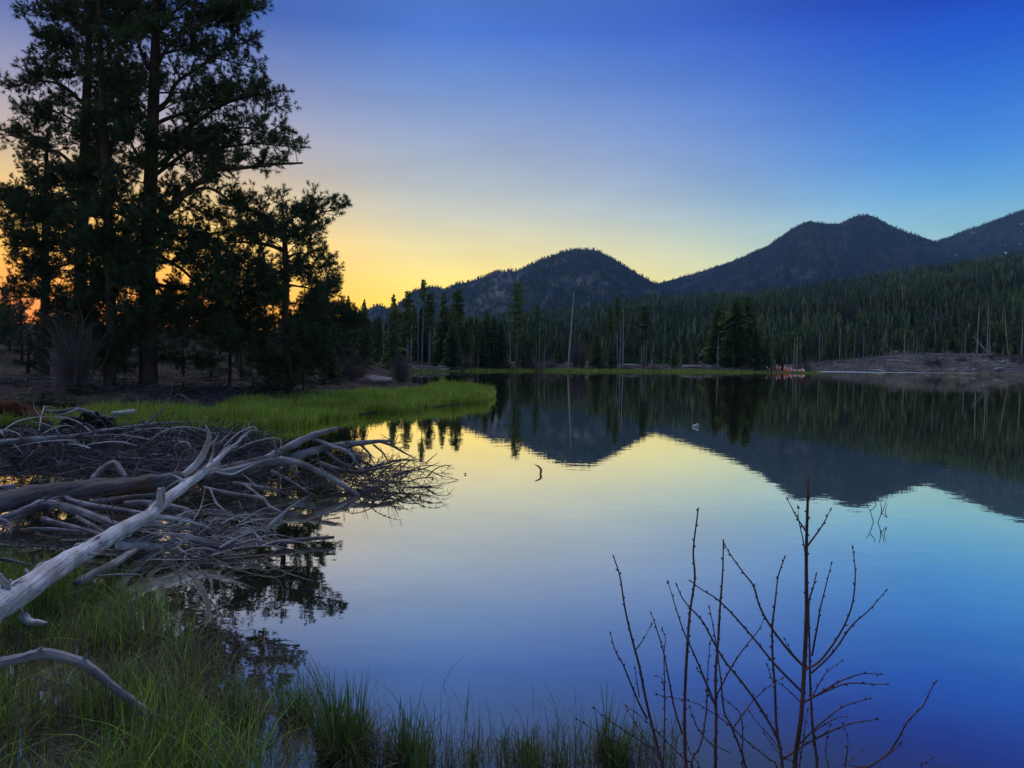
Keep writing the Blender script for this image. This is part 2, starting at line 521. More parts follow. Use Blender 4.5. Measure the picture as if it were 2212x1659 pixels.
def mat_ground():
    m, n, l = mat_new("lakeside_soil")
    out = n.new("ShaderNodeOutputMaterial"); bs = n.new("ShaderNodeBsdfPrincipled")
    tc = n.new("ShaderNodeTexCoord")
    def nz(s, d=6):
        x = n.new("ShaderNodeTexNoise"); x.inputs["Scale"].default_value = s; x.inputs["Detail"].default_value = d
        l.new(tc.outputs["Object"], x.inputs["Vector"]); return x.outputs[0]
    def ramp(x, st):
        r = n.new("ShaderNodeValToRGB"); e = r.color_ramp.elements
        while len(e) < len(st): e.new(0.5)
        for el, (p, c) in zip(e, st): el.position = p; el.color = (*c, 1)
        l.new(x, r.inputs[0]); return r.outputs[0]
    a = ramp(nz(0.35), [(0.34, (0.055, 0.042, 0.038)), (0.52, (0.10, 0.078, 0.066)), (0.66, (0.075, 0.082, 0.04))])
    b = ramp(nz(7.0), [(0.3, (0.45, 0.45, 0.45)), (0.7, (1.35, 1.35, 1.35))])
    mx = n.new("ShaderNodeMix"); mx.data_type = "RGBA"; mx.blend_type = "MULTIPLY"; mx.inputs[0].default_value = 1
    l.new(a, mx.inputs[6]); l.new(b, mx.inputs[7])
    at = n.new("ShaderNodeAttribute"); at.attribute_name = "tint"
    m2 = n.new("ShaderNodeMix"); m2.data_type = "RGBA"; m2.blend_type = "MULTIPLY"; m2.inputs[0].default_value = 1
    l.new(mx.outputs[2], m2.inputs[6]); l.new(at.outputs[0], m2.inputs[7])
    l.new(m2.outputs[2], bs.inputs["Base Color"])
    bs.inputs["Roughness"].default_value = 0.95; bs.inputs["Specular IOR Level"].default_value = 0.1
    bp = n.new("ShaderNodeBump"); bp.inputs["Distance"].default_value = 0.06
    l.new(nz(9.0), bp.inputs["Height"]); l.new(bp.outputs[0], bs.inputs["Normal"])
    l.new(bs.outputs[0], out.inputs[0])
    return m
M_ground = mat_ground()

def mat_mountain(name, c_forest, c_rock, c_pale, flecks=0.70):
    m, n, l = mat_new(name)
    out = n.new("ShaderNodeOutputMaterial"); bs = n.new("ShaderNodeBsdfPrincipled")
    tc = n.new("ShaderNodeTexCoord")
    def nz(s, d=8):
        x = n.new("ShaderNodeTexNoise"); x.inputs["Scale"].default_value = s; x.inputs["Detail"].default_value = d
        l.new(tc.outputs["Object"], x.inputs["Vector"]); return x.outputs[0]
    def mixc(f, a, b):
        x = n.new("ShaderNodeMix"); x.data_type = "RGBA"; l.new(f, x.inputs[0])
        for i, q in ((6, a), (7, b)):
            if isinstance(q, tuple): x.inputs[i].default_value = (*q, 1)
            else: l.new(q, x.inputs[i])
        return x.outputs[2]
    def step(x, a, b):
        r = n.new("ShaderNodeMapRange"); l.new(x, r.inputs[0]); r.inputs[1].default_value = a; r.inputs[2].default_value = b; return r.outputs[0]
    at = n.new("ShaderNodeAttribute"); at.attribute_name = "tint"
    sp = n.new("ShaderNodeSeparateColor"); l.new(at.outputs[0], sp.inputs[0])
    col = mixc(step(nz(0.012), 0.35, 0.7), c_forest, tuple(np.array(c_forest) * 1.6))
    col = mixc(step(nz(0.011, 10), 0.50, 0.60), col, c_rock)
    # bare rock where the outcrops are
    mu = n.new("ShaderNodeMath"); mu.operation = "MULTIPLY"; l.new(sp.outputs[0], mu.inputs[0]); l.new(step(nz(0.02), 0.42, 0.62), mu.inputs[1])
    col = mixc(mu.outputs[0], col, c_pale)
    mu2 = n.new("ShaderNodeMath"); mu2.operation = "MULTIPLY"; l.new(step(nz(0.035, 3), flecks, flecks + 0.03), mu2.inputs[0]); l.new(sp.outputs[1], mu2.inputs[1])
    col = mixc(mu2.outputs[0], col, (0.6, 0.6, 0.62))
    l.new(col, bs.inputs["Base Color"]); bs.inputs["Roughness"].default_value = 1.0; bs.inputs["Specular IOR Level"].default_value = 0.0
    l.new(bs.outputs[0], out.inputs[0])
    return m

def mat_water(name, rough, bump, pale=False):
    m, n, l = mat_new(name)
    out = n.new("ShaderNodeOutputMaterial")
    gl = n.new("ShaderNodeBsdfGlossy"); gl.inputs["Color"].default_value = (1.0, 0.95, 0.80, 1); gl.inputs["Roughness"].default_value = rough
    df = n.new("ShaderNodeBsdfDiffuse"); df.inputs["Color"].default_value = (0.06, 0.058, 0.05, 1)
    tc = n.new("ShaderNodeTexCoord"); mp = n.new("ShaderNodeMapping"); mp.inputs["Scale"].default_value = (1.0, 1.6, 1.0)
    l.new(tc.outputs["Object"], mp.inputs[0])
    nz = n.new("ShaderNodeTexNoise"); nz.inputs["Scale"].default_value = 1.3; nz.inputs["Detail"].default_value = 3
    l.new(mp.outputs[0], nz.inputs["Vector"])
    bp = n.new("ShaderNodeBump"); bp.inputs["Strength"].default_value = 1.0; bp.inputs["Distance"].default_value = bump
    l.new(nz.outputs[0], bp.inputs["Height"]); l.new(bp.outputs[0], gl.inputs["Normal"])
    lw = n.new("ShaderNodeLayerWeight"); lw.inputs[0].default_value = 0.5
    rp = n.new("ShaderNodeValToRGB")
    # Facing: 0 looking straight down, 1 at grazing; facing = 1 - cos(incidence)
    st = [(0.0, 0.03), (0.30, 0.08), (0.46, 0.26), (0.57, 0.55), (0.66, 0.82), (0.74, 0.95), (0.84, 0.97), (1.0, 0.97)]
    e = rp.color_ramp.elements
    while len(e) < len(st): e.new(0.5)
    for el, (p, c) in zip(e, st): el.position = p; el.color = (c, c, c, 1)
    l.new(lw.outputs["Facing"], rp.inputs[0])
    ms = n.new("ShaderNodeMixShader"); l.new(rp.outputs[0], ms.inputs[0]); l.new(df.outputs[0], ms.inputs[1]); l.new(gl.outputs[0], ms.inputs[2])
    l.new(ms.outputs[0], out.inputs[0])
    return m
M_water = mat_water("still_lake_water", 0.012, 0.0016)
M_ripple = mat_water("ruffled_water", 0.42, 0.10)

# ------------------------------------------------------------------ ground and lake
LAKE = np.array([(60, -2), (12, 1.0), (4, 2.6), (1.9, 3.1), (0.9, 3.3), (-0.3, 3.4), (-1.15, 3.7), (-1.65, 4.3), (-2.05, 5.0), (-2.5, 5.7), (-3.0, 6.3), (-3.55, 7.0), (-4.3, 7.6),
                 (-5.6, 8.1), (-9, 9.2), (-13, 12), (-14, 16), (-13.5, 20), (-12, 22.3), (-9.8, 23.6), (-7.6, 25), (-6.6, 28), (-5.7, 31),
                 (-4.3, 33.5), (-3.0, 36.5), (-1.9, 40), (-1.4, 44.5), (-2.5, 50), (-6, 58), (-9, 66), (-12, 78), (-15, 92), (-15.5, 102),
                 (-10, 112), (-4.5, 119), (5, 127), (24, 139), (40, 146), (58, 152), (63, 158), (62, 170), (68, 182), (84, 191), (102, 194), (112, 182),
                 (125, 160), (160, 140), (200, 100), (160, 20)], float)

def shore(x, y):
    """signed distance to the shoreline, positive on land"""
    p = np.stack([np.ravel(x), np.ravel(y)], 1).astype(float)
    d = np.full(len(p), 1e9); ins = np.zeros(len(p), bool)
    a = LAKE; b = np.roll(LAKE, -1, 0)
    for (x0, y0), (x1, y1) in zip(a, b):
        e = np.array([x1 - x0, y1 - y0]); w = p - [x0, y0]
        t = np.clip((w @ e) / (e @ e), 0, 1)
        d = np.minimum(d, np.hypot(w[:, 0] - t * e[0], w[:, 1] - t * e[1]))
        c = ((y0 <= p[:, 1]) & (y1 > p[:, 1])) | ((y1 <= p[:, 1]) & (y0 > p[:, 1]))
        with np.errstate(divide="ignore", invalid="ignore"):
            xi = x0 + (p[:, 1] - y0) / (y1 - y0) * (x1 - x0)
        ins ^= c & (p[:, 0] < xi)
    return np.where(ins, -d, d).reshape(np.shape(x))

def ground_z(x, y):
    x = np.asarray(x, float); y = np.asarray(y, float)
    s = shore(x, y) + fbm(x * 0.5, y * 0.5) * np.clip(0.03 * np.abs(y) + 0.35, 0, 1.2)
    land = 0.10 * np.tanh(np.maximum(s, 0) * 2.5) + 0.62 * sstep(s, 0.2, 11)
    z = np.where(s > 0, land, np.maximum(s * 0.22, -1.6))
    z = z + np.where(s > 0.3, fbm(x * 0.35, y * 0.35) * 0.25 + fbm(x * 1.7, y * 1.7, 3) * 0.10, 0) * np.clip(s / 2, 0, 1)
    near = sstep(-y, -13, -10)
    nb = 0.0 + 0.42 * sstep(s, 1.1, 4.4) + 0.13 * fbm(x * 1.6, y * 1.6, 4)
    z = np.where(s > -.5, z * (1 - near) + near * (nb - .10 * sstep(-s, 0, .5)), z)
    # hillside behind the big pines
    az = x / np.maximum(y, 1.0)
    z = z + 4.6 * sstep(y + 0.25 * np.abs(x), 52, 112) * sstep(-az, 0.15, 0.33) * sstep(y, 30, 60)
    # cleared mound on the right shore
    m = np.exp(-((x - 112) / 26) ** 2 - ((y - 216) / 13) ** 2)
    m2 = np.exp(-((x - 165) / 45) ** 2 - ((y - 205) / 22) ** 2)
    z = z + np.where(s > 0, 2.9 * m + 3.6 * m2, 0) * sstep(s, 0, 8) * (1 + 1.1 * fbm(x * 0.12, y * 0.12)) + np.where((s > 1) & (x > 60) & (y > 150), fbm(x * .5, y * .5, 3) * 1.2, 0)
    return z

def axis(lo, hi, c, h0, k):
    out = [0.0]
    while c + out[-1] < hi: out.append(out[-1] + math.sqrt(h0 * h0 + (k * out[-1]) ** 2))
    neg = [0.0]
    while c - neg[-1] > lo: neg.append(neg[-1] + math.sqrt(h0 * h0 + (k * neg[-1]) ** 2))
    return np.array([c - t for t in neg[::-1][:-1]] + [c + t for t in out])

gx = axis(-1500, 1500, -2.0, 0.28, 0.026); gy = axis(-60, 1300, 6.0, 0.28, 0.026)
GX, GY = np.meshgrid(gx, gy)
GZ = ground_z(GX, GY)
nx, ny = len(gx), len(gy)
ii = np.arange(ny - 1)[:, None] * nx + np.arange(nx - 1)[None]
GQ = np.stack([ii, ii + 1, ii + nx + 1, ii + nx], -1).reshape(-1, 4)
mb = MB()
gt = np.ones((GX.size, 3))
far = ((GX.ravel() > 60) & (GY.ravel() > 150))
gt[far] = np.array([[1.5, 1.55, 1.6]]) * (0.45 + 1.1 * vnoise(GX.ravel()[far] * .35, GY.ravel()[far] * .5))[:, None]
gt[(GX.ravel() < -3) & (GY.ravel() > 21) & (GY.ravel() < 110)] = (0.62, 0.58, 0.60)  # tree shade under the left pines, put into the soil tint
gt[GY.ravel() < 12] = (0.5, 0.5, 0.5)
mb.add(np.stack([GX, GY, GZ], -1).reshape(-1, 3), GQ, None, gt)
mb.build("ground", M_ground, kind="structure")

mb = MB()
mb.add([(-90, -30, 0), (320, -30, 0), (320, 260, 0), (-90, 260, 0)], [(0, 1, 2, 3)])
mb.build("lake_water", M_water, kind="structure", smooth=False)
# band of ruffled water at the far right shore
mb = MB()
t = np.linspace(0, 1, 40)
far_e = np.stack([64 + 42 * t, 175 + 14.5 * np.sqrt(t) + 0.4 * np.sin(t * 20), np.full(40, 0.01)], 1)
near_e = np.stack([64 + 42 * t, 168 + 19 * t + 0.7 * np.sin(t * 13), np.full(40, 0.01)], 1)
v = np.concatenate([near_e, far_e]); k = np.arange(39)
mb.add(v, np.stack([k, k + 1, k + 41, k + 40], 1))
mb.build("ruffled_water", M_ripple, kind="structure", smooth=False)

# ------------------------------------------------------------------ mountains
def ridge(name, prof, D, depth, mat, ns=0.012, amp=16, rocks=(), base_v=None, seed=1, flecks=0.0, crag=0.0):
    """a mountain range: crest line from its profile at distance D, slopes in front and behind"""
    prof = np.array(prof, float)
    us = np.linspace(prof[0, 0], prof[-1, 0], 420)
    vs = np.interp(us, prof[:, 0], prof[:, 1])
    ang = np.arctan((us - 1106) / F)
    zc = np.maximum((hor(us) - vs) / F * D + CAM_H, 3)      # crest height
    rows = np.concatenate([np.linspace(-1, 0, 46), np.linspace(0.05, 1, 12)])
    V = []; C = []
    for rj in rows:
        dd = D + rj * depth * (1.0 if rj < 0 else 0.3)
        X = np.tan(ang) * dd; Y = np.full_like(X, dd)
        fall = 1 - np.abs(rj) ** 1.15
        g = fbm(X * ns + seed * 11.1, Y * ns * 0.7 + seed * 5.3, 5) * amp * 4 * (np.abs(rj) ** 0.7) * (1 - np.abs(rj)) * 2
        gul = np.abs(fbm(ang * 34 + seed, np.full_like(ang, rj * 2.2 + seed), 5)) * zc * 0.95 * (np.abs(rj) * (1 - np.abs(rj)) * 2)
        cz = zc * fall - gul + g - 2
        if rj == 0:
            cz = zc + fbm(X * 0.05, Y * 0 + seed, 4) * 9 * crag + fbm(X * 0.016 + 3, Y * 0 + seed, 3) * 26 * crag * sstep(us, 940, 1010) * sstep(-us, -1160, -1080)
        V.append(np.stack([X, Y, cz], 1))
        rk = np.zeros_like(X)
        vv = hor(us) - (cz - CAM_H) / dd * F
        for (ru, rv, rw, rh, s) in rocks:
            if rj <= 0:
                rk = np.maximum(rk, .8 * s * np.exp(-((us - ru) / rw) ** 2 - ((vv - rv) / rh) ** 2))
        C.append(np.stack([np.clip(rk * 1.6, 0, 1), np.full_like(X, flecks) * (0.4 + 1.2 * sstep(us, 1850, 2150)), np.zeros_like(X)], 1))
    V = np.concatenate(V); C = np.concatenate(C)
    nu = len(us); nr = len(rows)
    ii = np.arange(nr - 1)[:, None] * nu + np.arange(nu - 1)[None]
    Q = np.stack([ii, ii + 1, ii + nu + 1, ii + nu], -1).reshape(-1, 4)
    mb = MB(); mb.add(V, Q, None, C)
    ob = mb.build(name, mat, kind="structure")
    return V.reshape(nr, nu, 3), rows

MM1 = mat_mountain("near_peak_slope", (0.009, 0.013, 0.015), (0.052, 0.047, 0.051), (0.15, 0.135, 0.14))
MM2 = mat_mountain("far_peak_slope", (0.006, 0.008, 0.011), (0.030, 0.029, 0.034), (0.12, 0.11, 0.115), 0.68)
MM3 = mat_mountain("foothill_slope", (0.022, 0.032, 0.018), (0.035, 0.034, 0.026), (0.12, 0.105, 0.105))
peak1 = [(600, 700), (740, 690), (790, 672), (805, 663), (815, 660), (824, 662), (836, 670), (850, 668), (868, 648), (893, 629), (910, 623), (930, 621), (947, 621), (955, 627), (975, 618), (1010, 606), (1040, 598),
         (1058, 588), (1068, 585), (1078, 587), (1095, 586), (1108, 588), (1125, 580), (1160, 565), (1200, 549), (1225, 542), (1245, 540), (1275, 541), (1295, 548), (1325, 564), (1360, 585), (1412, 614), (1470, 642), (1600, 690), (1750, 740)]
peak2 = [(1230, 735), (1300, 680), (1360, 642), (1412, 613), (1450, 604), (1500, 591), (1560, 570), (1590, 560), (1620, 546), (1650, 533), (1668, 520), (1700, 497), (1725, 484), (1738, 480), (1752, 482), (1775, 486), (1805, 485), (1825, 474), (1843, 468),
         (1862, 467), (1880, 472), (1905, 486), (1940, 501), (1980, 514), (2013, 525), (2060, 546), (2150, 590), (2300, 650), (2500, 720)]
peak3 = [(1800, 640), (1900, 580), (1960, 548), (2013, 524), (2060, 505), (2100, 491), (2150, 473), (2212, 450), (2300, 430), (2420, 428), (2600, 445)]
hill_b = [(1350, 690), (1480, 655), (1560, 648), (1650, 640), (1740, 624), (1800, 610), (1860, 598), (1930, 588), (2000, 584), (2060, 572), (2120, 555), (2170, 549), (2212, 547), (2320, 520), (2500, 500), (2800, 490)]
hill_a = [(900, 720), (1000, 700), (1080, 692), (1180, 684), (1260, 676), (1330, 664), (1400, 654), (1500, 648), (1600, 644), (1700, 638), (1760, 630), (1820, 622), (1900, 606), (1980, 592), (2060, 582), (2130, 572), (2212, 558), (2330, 535), (2500, 505), (2800, 490), (3300, 540)]
V1, R1 = ridge("mountain", peak1, 2400, 1000, MM1, rocks=[(1040, 650, 22, 24, 1), (1075, 632, 16, 16, .9), (1090, 600, 30, 14, .7), (1240, 608, 38, 9, .9), (1285, 618, 30, 8, .8), (1195, 615, 14, 8, .6), (1228, 622, 12, 12, .6), (1150, 640, 10, 8, .5), (930, 640, 20, 12, .3)], seed=2, crag=0.6)
V2, R2 = ridge("mountain", peak2, 3000, 1400, MM2, rocks=[(1700, 590, 60, 14, .5), (1850, 640, 20, 8, .7), (1600, 610, 70, 12, .35), (1500, 660, 80, 8, .4), (1780, 545, 60, 20, .25)], seed=5, flecks=0.5, crag=0.6)
V3, R3 = ridge("mountain", peak3, 3300, 1100, MM2, seed=9, flecks=1.0, crag=0.5)
VB, RB = ridge("foothill", hill_b, 1650, 650, MM3, amp=8, rocks=[(2090, 565, 60, 8, 1.0), (1960, 592, 30, 6, .9)], seed=13)
VA, RA = ridge("foothill", hill_a, 900, 680, MM3, amp=5, rocks=[(1545, 655, 30, 5, .7), (1390, 660, 40, 5, .4)], seed=17)

# forest that covers the slopes, read as one mass
def far_trees(mb, pos, h, w, tint, levels=4, arms=4):
    """ragged little conifers, all at once"""
    N = len(pos)
    a0 = R.random(N) * 6.28
    Vs = []; 
    for lv in range(levels):
        zt = 1.0 - lv / levels * 0.78; zb = zt - 0.95 / levels - 0.10
        rad = (0.30 + 0.70 * (lv + 1) / levels)
        for k in range(arms):
            an = a0 + k * 6.283 / arms + lv * 0.7 + R.normal(0, 0.25, N)
            rr = w * rad * R.uniform(0.65, 1.15, N)
            p0 = pos + np.stack([0 * h, 0 * h, h * zt], 1)
            e = pos + np.stack([np.cos(an - 0.55) * rr, np.sin(an - 0.55) * rr, h * np.maximum(zb + R.normal(0, .03, N), 0.02)], 1)
            f = pos + np.stack([np.cos(an + 0.55) * rr, np.sin(an + 0.55) * rr, h * np.maximum(zb + R.normal(0, .03, N), 0.02)], 1)
            Vs.append(np.stack([p0, e, f], 1))
    V = np.concatenate(Vs).reshape(-1, 3)
    T = np.arange(len(V)).reshape(-1, 3)
    C = np.tile(np.repeat(tint, 3, 0), (levels * arms, 1))
    mb.add(V, None, T, C)

def scatter_on(V, rows, n, lo, hi, hmin, hmax, tintf, mb, levels=4, arms=4, umax=1.0, wr=0.2):
    nr, nu = V.shape[:2]
    rsel = np.where((rows >= lo) & (rows <= hi))[0]
    fi = R.uniform(rsel[0], rsel[-1], n); fj = R.uniform(0, (nu - 1) * umax - 0.01, n)
    i = np.minimum(fi.astype(int), nr - 2); j = np.minimum(fj.astype(int), nu - 2)
    a = (fi - i)[:, None]; b = (fj - j)[:, None]
    p = (V[i, j] * (1 - a) + V[i + 1, j] * a) * (1 - b) + (V[i, j + 1] * (1 - a) + V[i + 1, j + 1] * a) * b
    ok = (np.abs(p[:, 0] / p[:, 1]) < 0.74) & (fbm(p[:, 0] * .012, p[:, 1] * .012) < R.uniform(.02, .42, n))
    p = p[ok]; n = len(p)
    h = hmin + (hmax - hmin) * R.random(n) * (.45 + .9 * vnoise(p[:, 0] * .03 + 5, p[:, 1] * .03))
    far_trees(mb, p - np.array([0, 0, 0.5]), h, h * R.uniform(0.8, 1.25, n) * wr, tintf(p, n), levels, arms)

def tint_hill(p, n):
    g = R.random((n, 1))
    c = np.where(g < 0.72, R.uniform(0.45, 1.25, (n, 1)) * np.array([[0.9, 1.0, 0.8]]),
                 np.where(g < 0.90, R.uniform(0.6, 1.2, (n, 1)) * np.array([[1.25, 1.0, 0.95]]), R.uniform(0.9, 1.7, (n, 1)) * np.array([[1.4, 1.1, 1.3]])))
    k = 0.45 + 0.95 * (vnoise(p[:, 0] * 0.02, p[:, 1] * 0.02))[:, None]
    return c * k

def tint_mtn(p, n):
    return R.uniform(0.08, 0.26, (n, 1)) * np.array([[0.85, 0.95, 1.0]])

mb = MB()
scatter_on(VA, RA, 33000, -1.0, 0.0, 3.8, 11, tint_hill, mb, arms=3, wr=0.15)
scatter_on(VA, RA, 1200, -0.04, 0.02, 8, 14, tint_hill, mb)
scatter_on(VB, RB, 6500, -0.7, 0.0, 9, 15, tint_hill, mb, levels=3, wr=0.16)
scatter_on(VB, RB, 700, -0.03, 0.02, 9, 14, tint_hill, mb, levels=3)
nd = 1500
nr_, nu_ = VA.shape[:2]
ri = R.integers(4, 40, nd); ci = R.integers(0, nu_ - 1, nd); dp = VA[ri, ci] + R.normal(0, 2, (nd, 3)) * [1, 1, 0]
dh = R.uniform(5, 12, nd)[:, None] * [[0, 0, 1]]
sticks(mb, dp, dp + dh * .5, dp + dh, .22, .08, R.uniform(1.6, 3.0, (nd, 1)) * np.array([[1.15, .85, 1.6]]))
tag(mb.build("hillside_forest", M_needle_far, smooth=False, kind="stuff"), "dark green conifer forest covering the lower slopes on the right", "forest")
mb = MB()
for V_, R_, n_ in ((V1, R1, 6000), (V2, R2, 6000), (V3, R3, 3000)):
    scatter_on(V_, R_, n_, -0.8, 0.0, 8, 14, tint_mtn, mb, levels=2, arms=3, wr=0.26)
    scatter_on(V_, R_, 1100, -0.022, 0.01, 4, 11, tint_mtn, mb, levels=3, arms=3, wr=0.2)
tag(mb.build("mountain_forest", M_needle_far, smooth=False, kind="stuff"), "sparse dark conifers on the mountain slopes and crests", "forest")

# ------------------------------------------------------------------ conifer prototypes for the far shores
def conifer_proto(name, kind, seed, label, cat="tree"):
    """unit-height tree (1 m tall) with trunk and crown"""
    rng = np.random.default_rng(seed)
    t = thing(name, label, cat, (0, 0, -500))
    o = np.array([0, 0, -500.0])
    tr = MB(); cr = MB()
    lean = rng.normal(0, 0.012, 2)
    tp = [o, o + [lean[0], lean[1], 0.5], o + [lean[0] * 1.5, lean[1] * 1.5, 1.0]]
    if kind == "spruce":
        tube(tr, tp, [0.018, 0.012, 0.002], n=7, k=6)
        lo, wid, nl, na = 0.04, 0.17, 30, 9
    elif kind == "lodgepole":
        tube(tr, tp, [0.013, 0.010, 0.002], n=9, k=6, rough=0.05)
        lo, wid, nl, na = 0.46 + rng.uniform(-.06, .08), 0.080, 24, 6
    elif kind == "thinpine":
        tube(tr, tp, [0.011, 0.009, 0.002], n=9, k=6, rough=0.05)
        lo, wid, nl, na = 0.30, 0.070, 28, 5
    elif kind == "tufted":
        tube(tr, tp, [0.010, 0.008, 0.002], n=9, k=6, rough=0.05)
        lo, wid, nl, na = 0.76, 0.045, 12, 5
    elif kind == "dense":
        tube(tr, tp, [0.02, 0.013, 0.003], n=7, k=6)
        lo, wid, nl, na = 0.03, 0.27, 30, 13
    else:
        tube(tr, tp, [0.013, 0.010, 0.003], n=11, k=6, rough=0.08)
        lo, wid, nl, na = 0.25, 0.06, 16, 3
    for i in range(nl):
        f = (i + rng.random()) / nl
        z = lo + (0.985 - lo) * f
        if kind == "spruce": w = wid * (1 - f) ** 0.8 + 0.012
        elif kind == "dense": w = wid * (1 - f ** 1.7) ** 0.75 * rng.uniform(0.75, 1.1) + 0.02
        elif kind in ("lodgepole", "thinpine", "tufted"): w = wid * (0.35 + 0.65 * math.sin(math.pi * min(0.999, (1 - f) * 0.8 + 0.12))) * rng.uniform(.6, 1.15)
        else: w = wid * (1 - f * 0.7) * rng.uniform(0.3, 1.3)
        for k in range(na):
            if kind == "snag":
                if rng.random() < 0.35: continue
                an = rng.random() * 6.28
                A = o + [lean[0], lean[1], z]; E = A + np.array([math.cos(an) * w, math.sin(an) * w, rng.uniform(-.035, .03)])
                sticks(tr, [A], [(A + E) / 2 + [0, 0, 0.006]], [E], 0.0026, 0.0008)
                continue
            an = k * 6.283 / na + i * 1.3 + rng.normal(0, 0.3)
            ww = w * rng.uniform(0.55, 1.15)
            dr = np.array([math.cos(an), math.sin(an), 0]); sd = np.array([-dr[1], dr[0], 0])
            droop = (-0.36 if kind in ("spruce", "dense") else -0.05) * ww * rng.uniform(.4, 1.5)
            A = o + [lean[0], lean[1], min(.985, z + rng.normal(0, .012))]
            nn = 5 if kind != "dense" else 6
            tn = rng.uniform(0.55, 1.25)
            V = []; 
            for m in range(nn):
                s = (m + 0.6) / nn
                c0 = A + dr * ww * s + [0, 0, droop * s * s + 0.10 * ww * s]
                hw = (0.30 * ww * (1.15 - s * 0.75)) * rng.uniform(.4, 1.2)
                fw_ = ww * 0.26 * rng.uniform(.6, 1.4)
                dz = -rng.uniform(0.008, 0.042)
                V += [c0 - dr * fw_ * .6, c0 + sd * hw + dr * fw_ * .5 + [0, 0, dz], c0 + dr * fw_ + [0, 0, rng.uniform(-.006, .006)],
                      c0 - dr * fw_ * .6 + [0, 0, .003], c0 - sd * hw + dr * fw_ * .5 + [0, 0, dz], c0 + dr * fw_ * .9 + [0, 0, rng.uniform(-.012, .0)]]
            cr.add(np.array(V), None, np.arange(len(V)).reshape(-1, 3), (tn * .95, tn, tn * .9))
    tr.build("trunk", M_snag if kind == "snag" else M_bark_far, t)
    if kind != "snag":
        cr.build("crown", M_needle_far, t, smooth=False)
    return t

SPR = [conifer_proto("spruce_tree", "spruce", 100 + i, "x") for i in range(4)]
LOD = [conifer_proto("lodgepole_pine", "lodgepole", 200 + i, "x") for i in range(3)]
THN = [conifer_proto("pine_tree", "thinpine", 300 + i, "x") for i in range(2)]
DEN = [conifer_proto("spruce_tree", "dense", 400 + i, "x") for i in range(2)]
TUF = [conifer_proto("pine_tree", "tufted", 350, "x")]
SNG = [conifer_proto("dead_tree", "snag", 500 + i, "x") for i in range(3)]
PROTOS = SPR + LOD + THN + DEN + SNG + TUF

def put(proto, u, vtop, D, label=None, group=None, wide=1.0, lean=0.0, vbase=None):
    x = P(u, hor(u), D)[0]
    while shore(np.array([x]), np.array([D]))[0] < 2.0:
        D += 2.5; x = P(u, hor(u), D)[0]
    g = float(ground_z(np.array([x]), np.array([D]))[0])
    if vbase is not None:
        g = P(u, vbase, D)[2]
    top = P(u, vtop, D)[2]
    h = max(top - g, 0.8)
    r = copy_tree(proto, (x, D, g - 0.05), (h * wide, h * wide, h), float(R.random() * 6.28), label, group)
    if lean:
        r.rotation_euler = (0, lean, 0)
    return r

# trees one can tell apart on the far shore
put(TUF[0], 911, 601, 114, "tallest bare-trunked pine of the far shore, small tuft against the yellow sky")
put(SPR[0], 852, 632, 108, "dark pointed spruce left of the pine with a broken crown, against the yellow sky")
put(SPR[1], 786, 644, 96, "narrow spruce with pointed top beside the little hump of far mountain")
put(SPR[2], 754, 636, 92, "narrow spruce rising just right of the big dark pines")
put(THN[0], 769, 660, 98, "small loose pine between two narrow spruces against the yellow sky")
put(THN[1], 880, 625, 112, "pine with a broken, one-sided crown left of the tall bare trunk", wide=1.2)
put(LOD[1], 927, 627, 115, "pine with clean pale trunk right of the tall bare trunk")
put(SPR[3], 959, 627, 120, "dark spruce in the middle of the left tree group, below the mountain hump")
put(LOD[2], 991, 620, 122, "tall pine with long dense crown at the right of the left tree group", wide=1.1)
put(DEN[0], 978, 690, 117, "broad bushy spruce at the heart of the left tree group", wide=0.8)
put(SPR[1], 1048, 664, 124, "slim spruce with a spire top above three dark spruces")
put(DEN[1], 1036, 690, 121, "bushy dark spruce under the slim spire-topped spruce", wide=0.75)
put(SPR[2], 1066, 680, 124, "spruce in the middle of the dark trio left of the tall pine", wide=1.1)
put(DEN[0], 1081, 689, 122, "rounded dark spruce at the right end of the dark trio", wide=0.7)
put(THN[0], 1117, 606, 126, "tallest pine, long crown and pale trunk, below the left peak", wide=1.35)
put(LOD[0], 1158, 657, 150, "thin faint pine on bare trunk right of the tallest pine", wide=0.7)
put(SNG[1], 1176, 741, 128, "short pale broken trunk right of the thin faint pine", wide=0.8)
put(SNG[2], 1227, 632, 132, "leaning bare trunk standing alone below the left peak", wide=0.8, lean=0.06)
put(SPR[0], 1287, 700, 138, "dark broad spruce right of the pinkish bare trees", wide=1.25)
put(SPR[3], 1321, 737, 139, "small dark spruce at the foot of the three tall thin pines", wide=1.2)
put(LOD[1], 1334, 634, 146, "tallest of three thin pines on bare trunks below the saddle", wide=0.8)
put(LOD[2], 1317, 664, 147, "left one of three thin pines below the saddle", wide=0.7)
put(SNG[0], 1346, 668, 145, "bare pale trunk right of the three thin pines", wide=0.7)
put(SNG[1], 1339, 690, 144, "pale trunk crowding the tallest of the three thin pines", wide=0.6)
put(LOD[0], 1391, 657, 147, "lone pine with a flat tuft on a long bare trunk, between saddle and big spruces", wide=0.95)
put(SNG[2], 1386, 745, 146, "short grey trunk beside the lone pine with a flat tuft", wide=0.8)
put(SNG[0], 1368, 764, 145, "white stump post left of the lone pine with a flat tuft", wide=0.5)
put(DEN[0], 1584, 638, 156, "biggest dark spruce of the broad clump above the orange cones")
put(DEN[1], 1612, 637, 158, "right spruce of the broad clump, olive topped", wide=0.95)
put(DEN[1], 1549, 658, 159, "left spruce of the broad clump, slightly lower and greyer", wide=0.8)
put(DEN[0], 1632, 700, 154, "low wide spruce hugging the right side of the broad clump", wide=0.9)
put(SNG[1], 1551, 720, 153, "pale bare trunk in front of the broad spruce clump", wide=0.7)
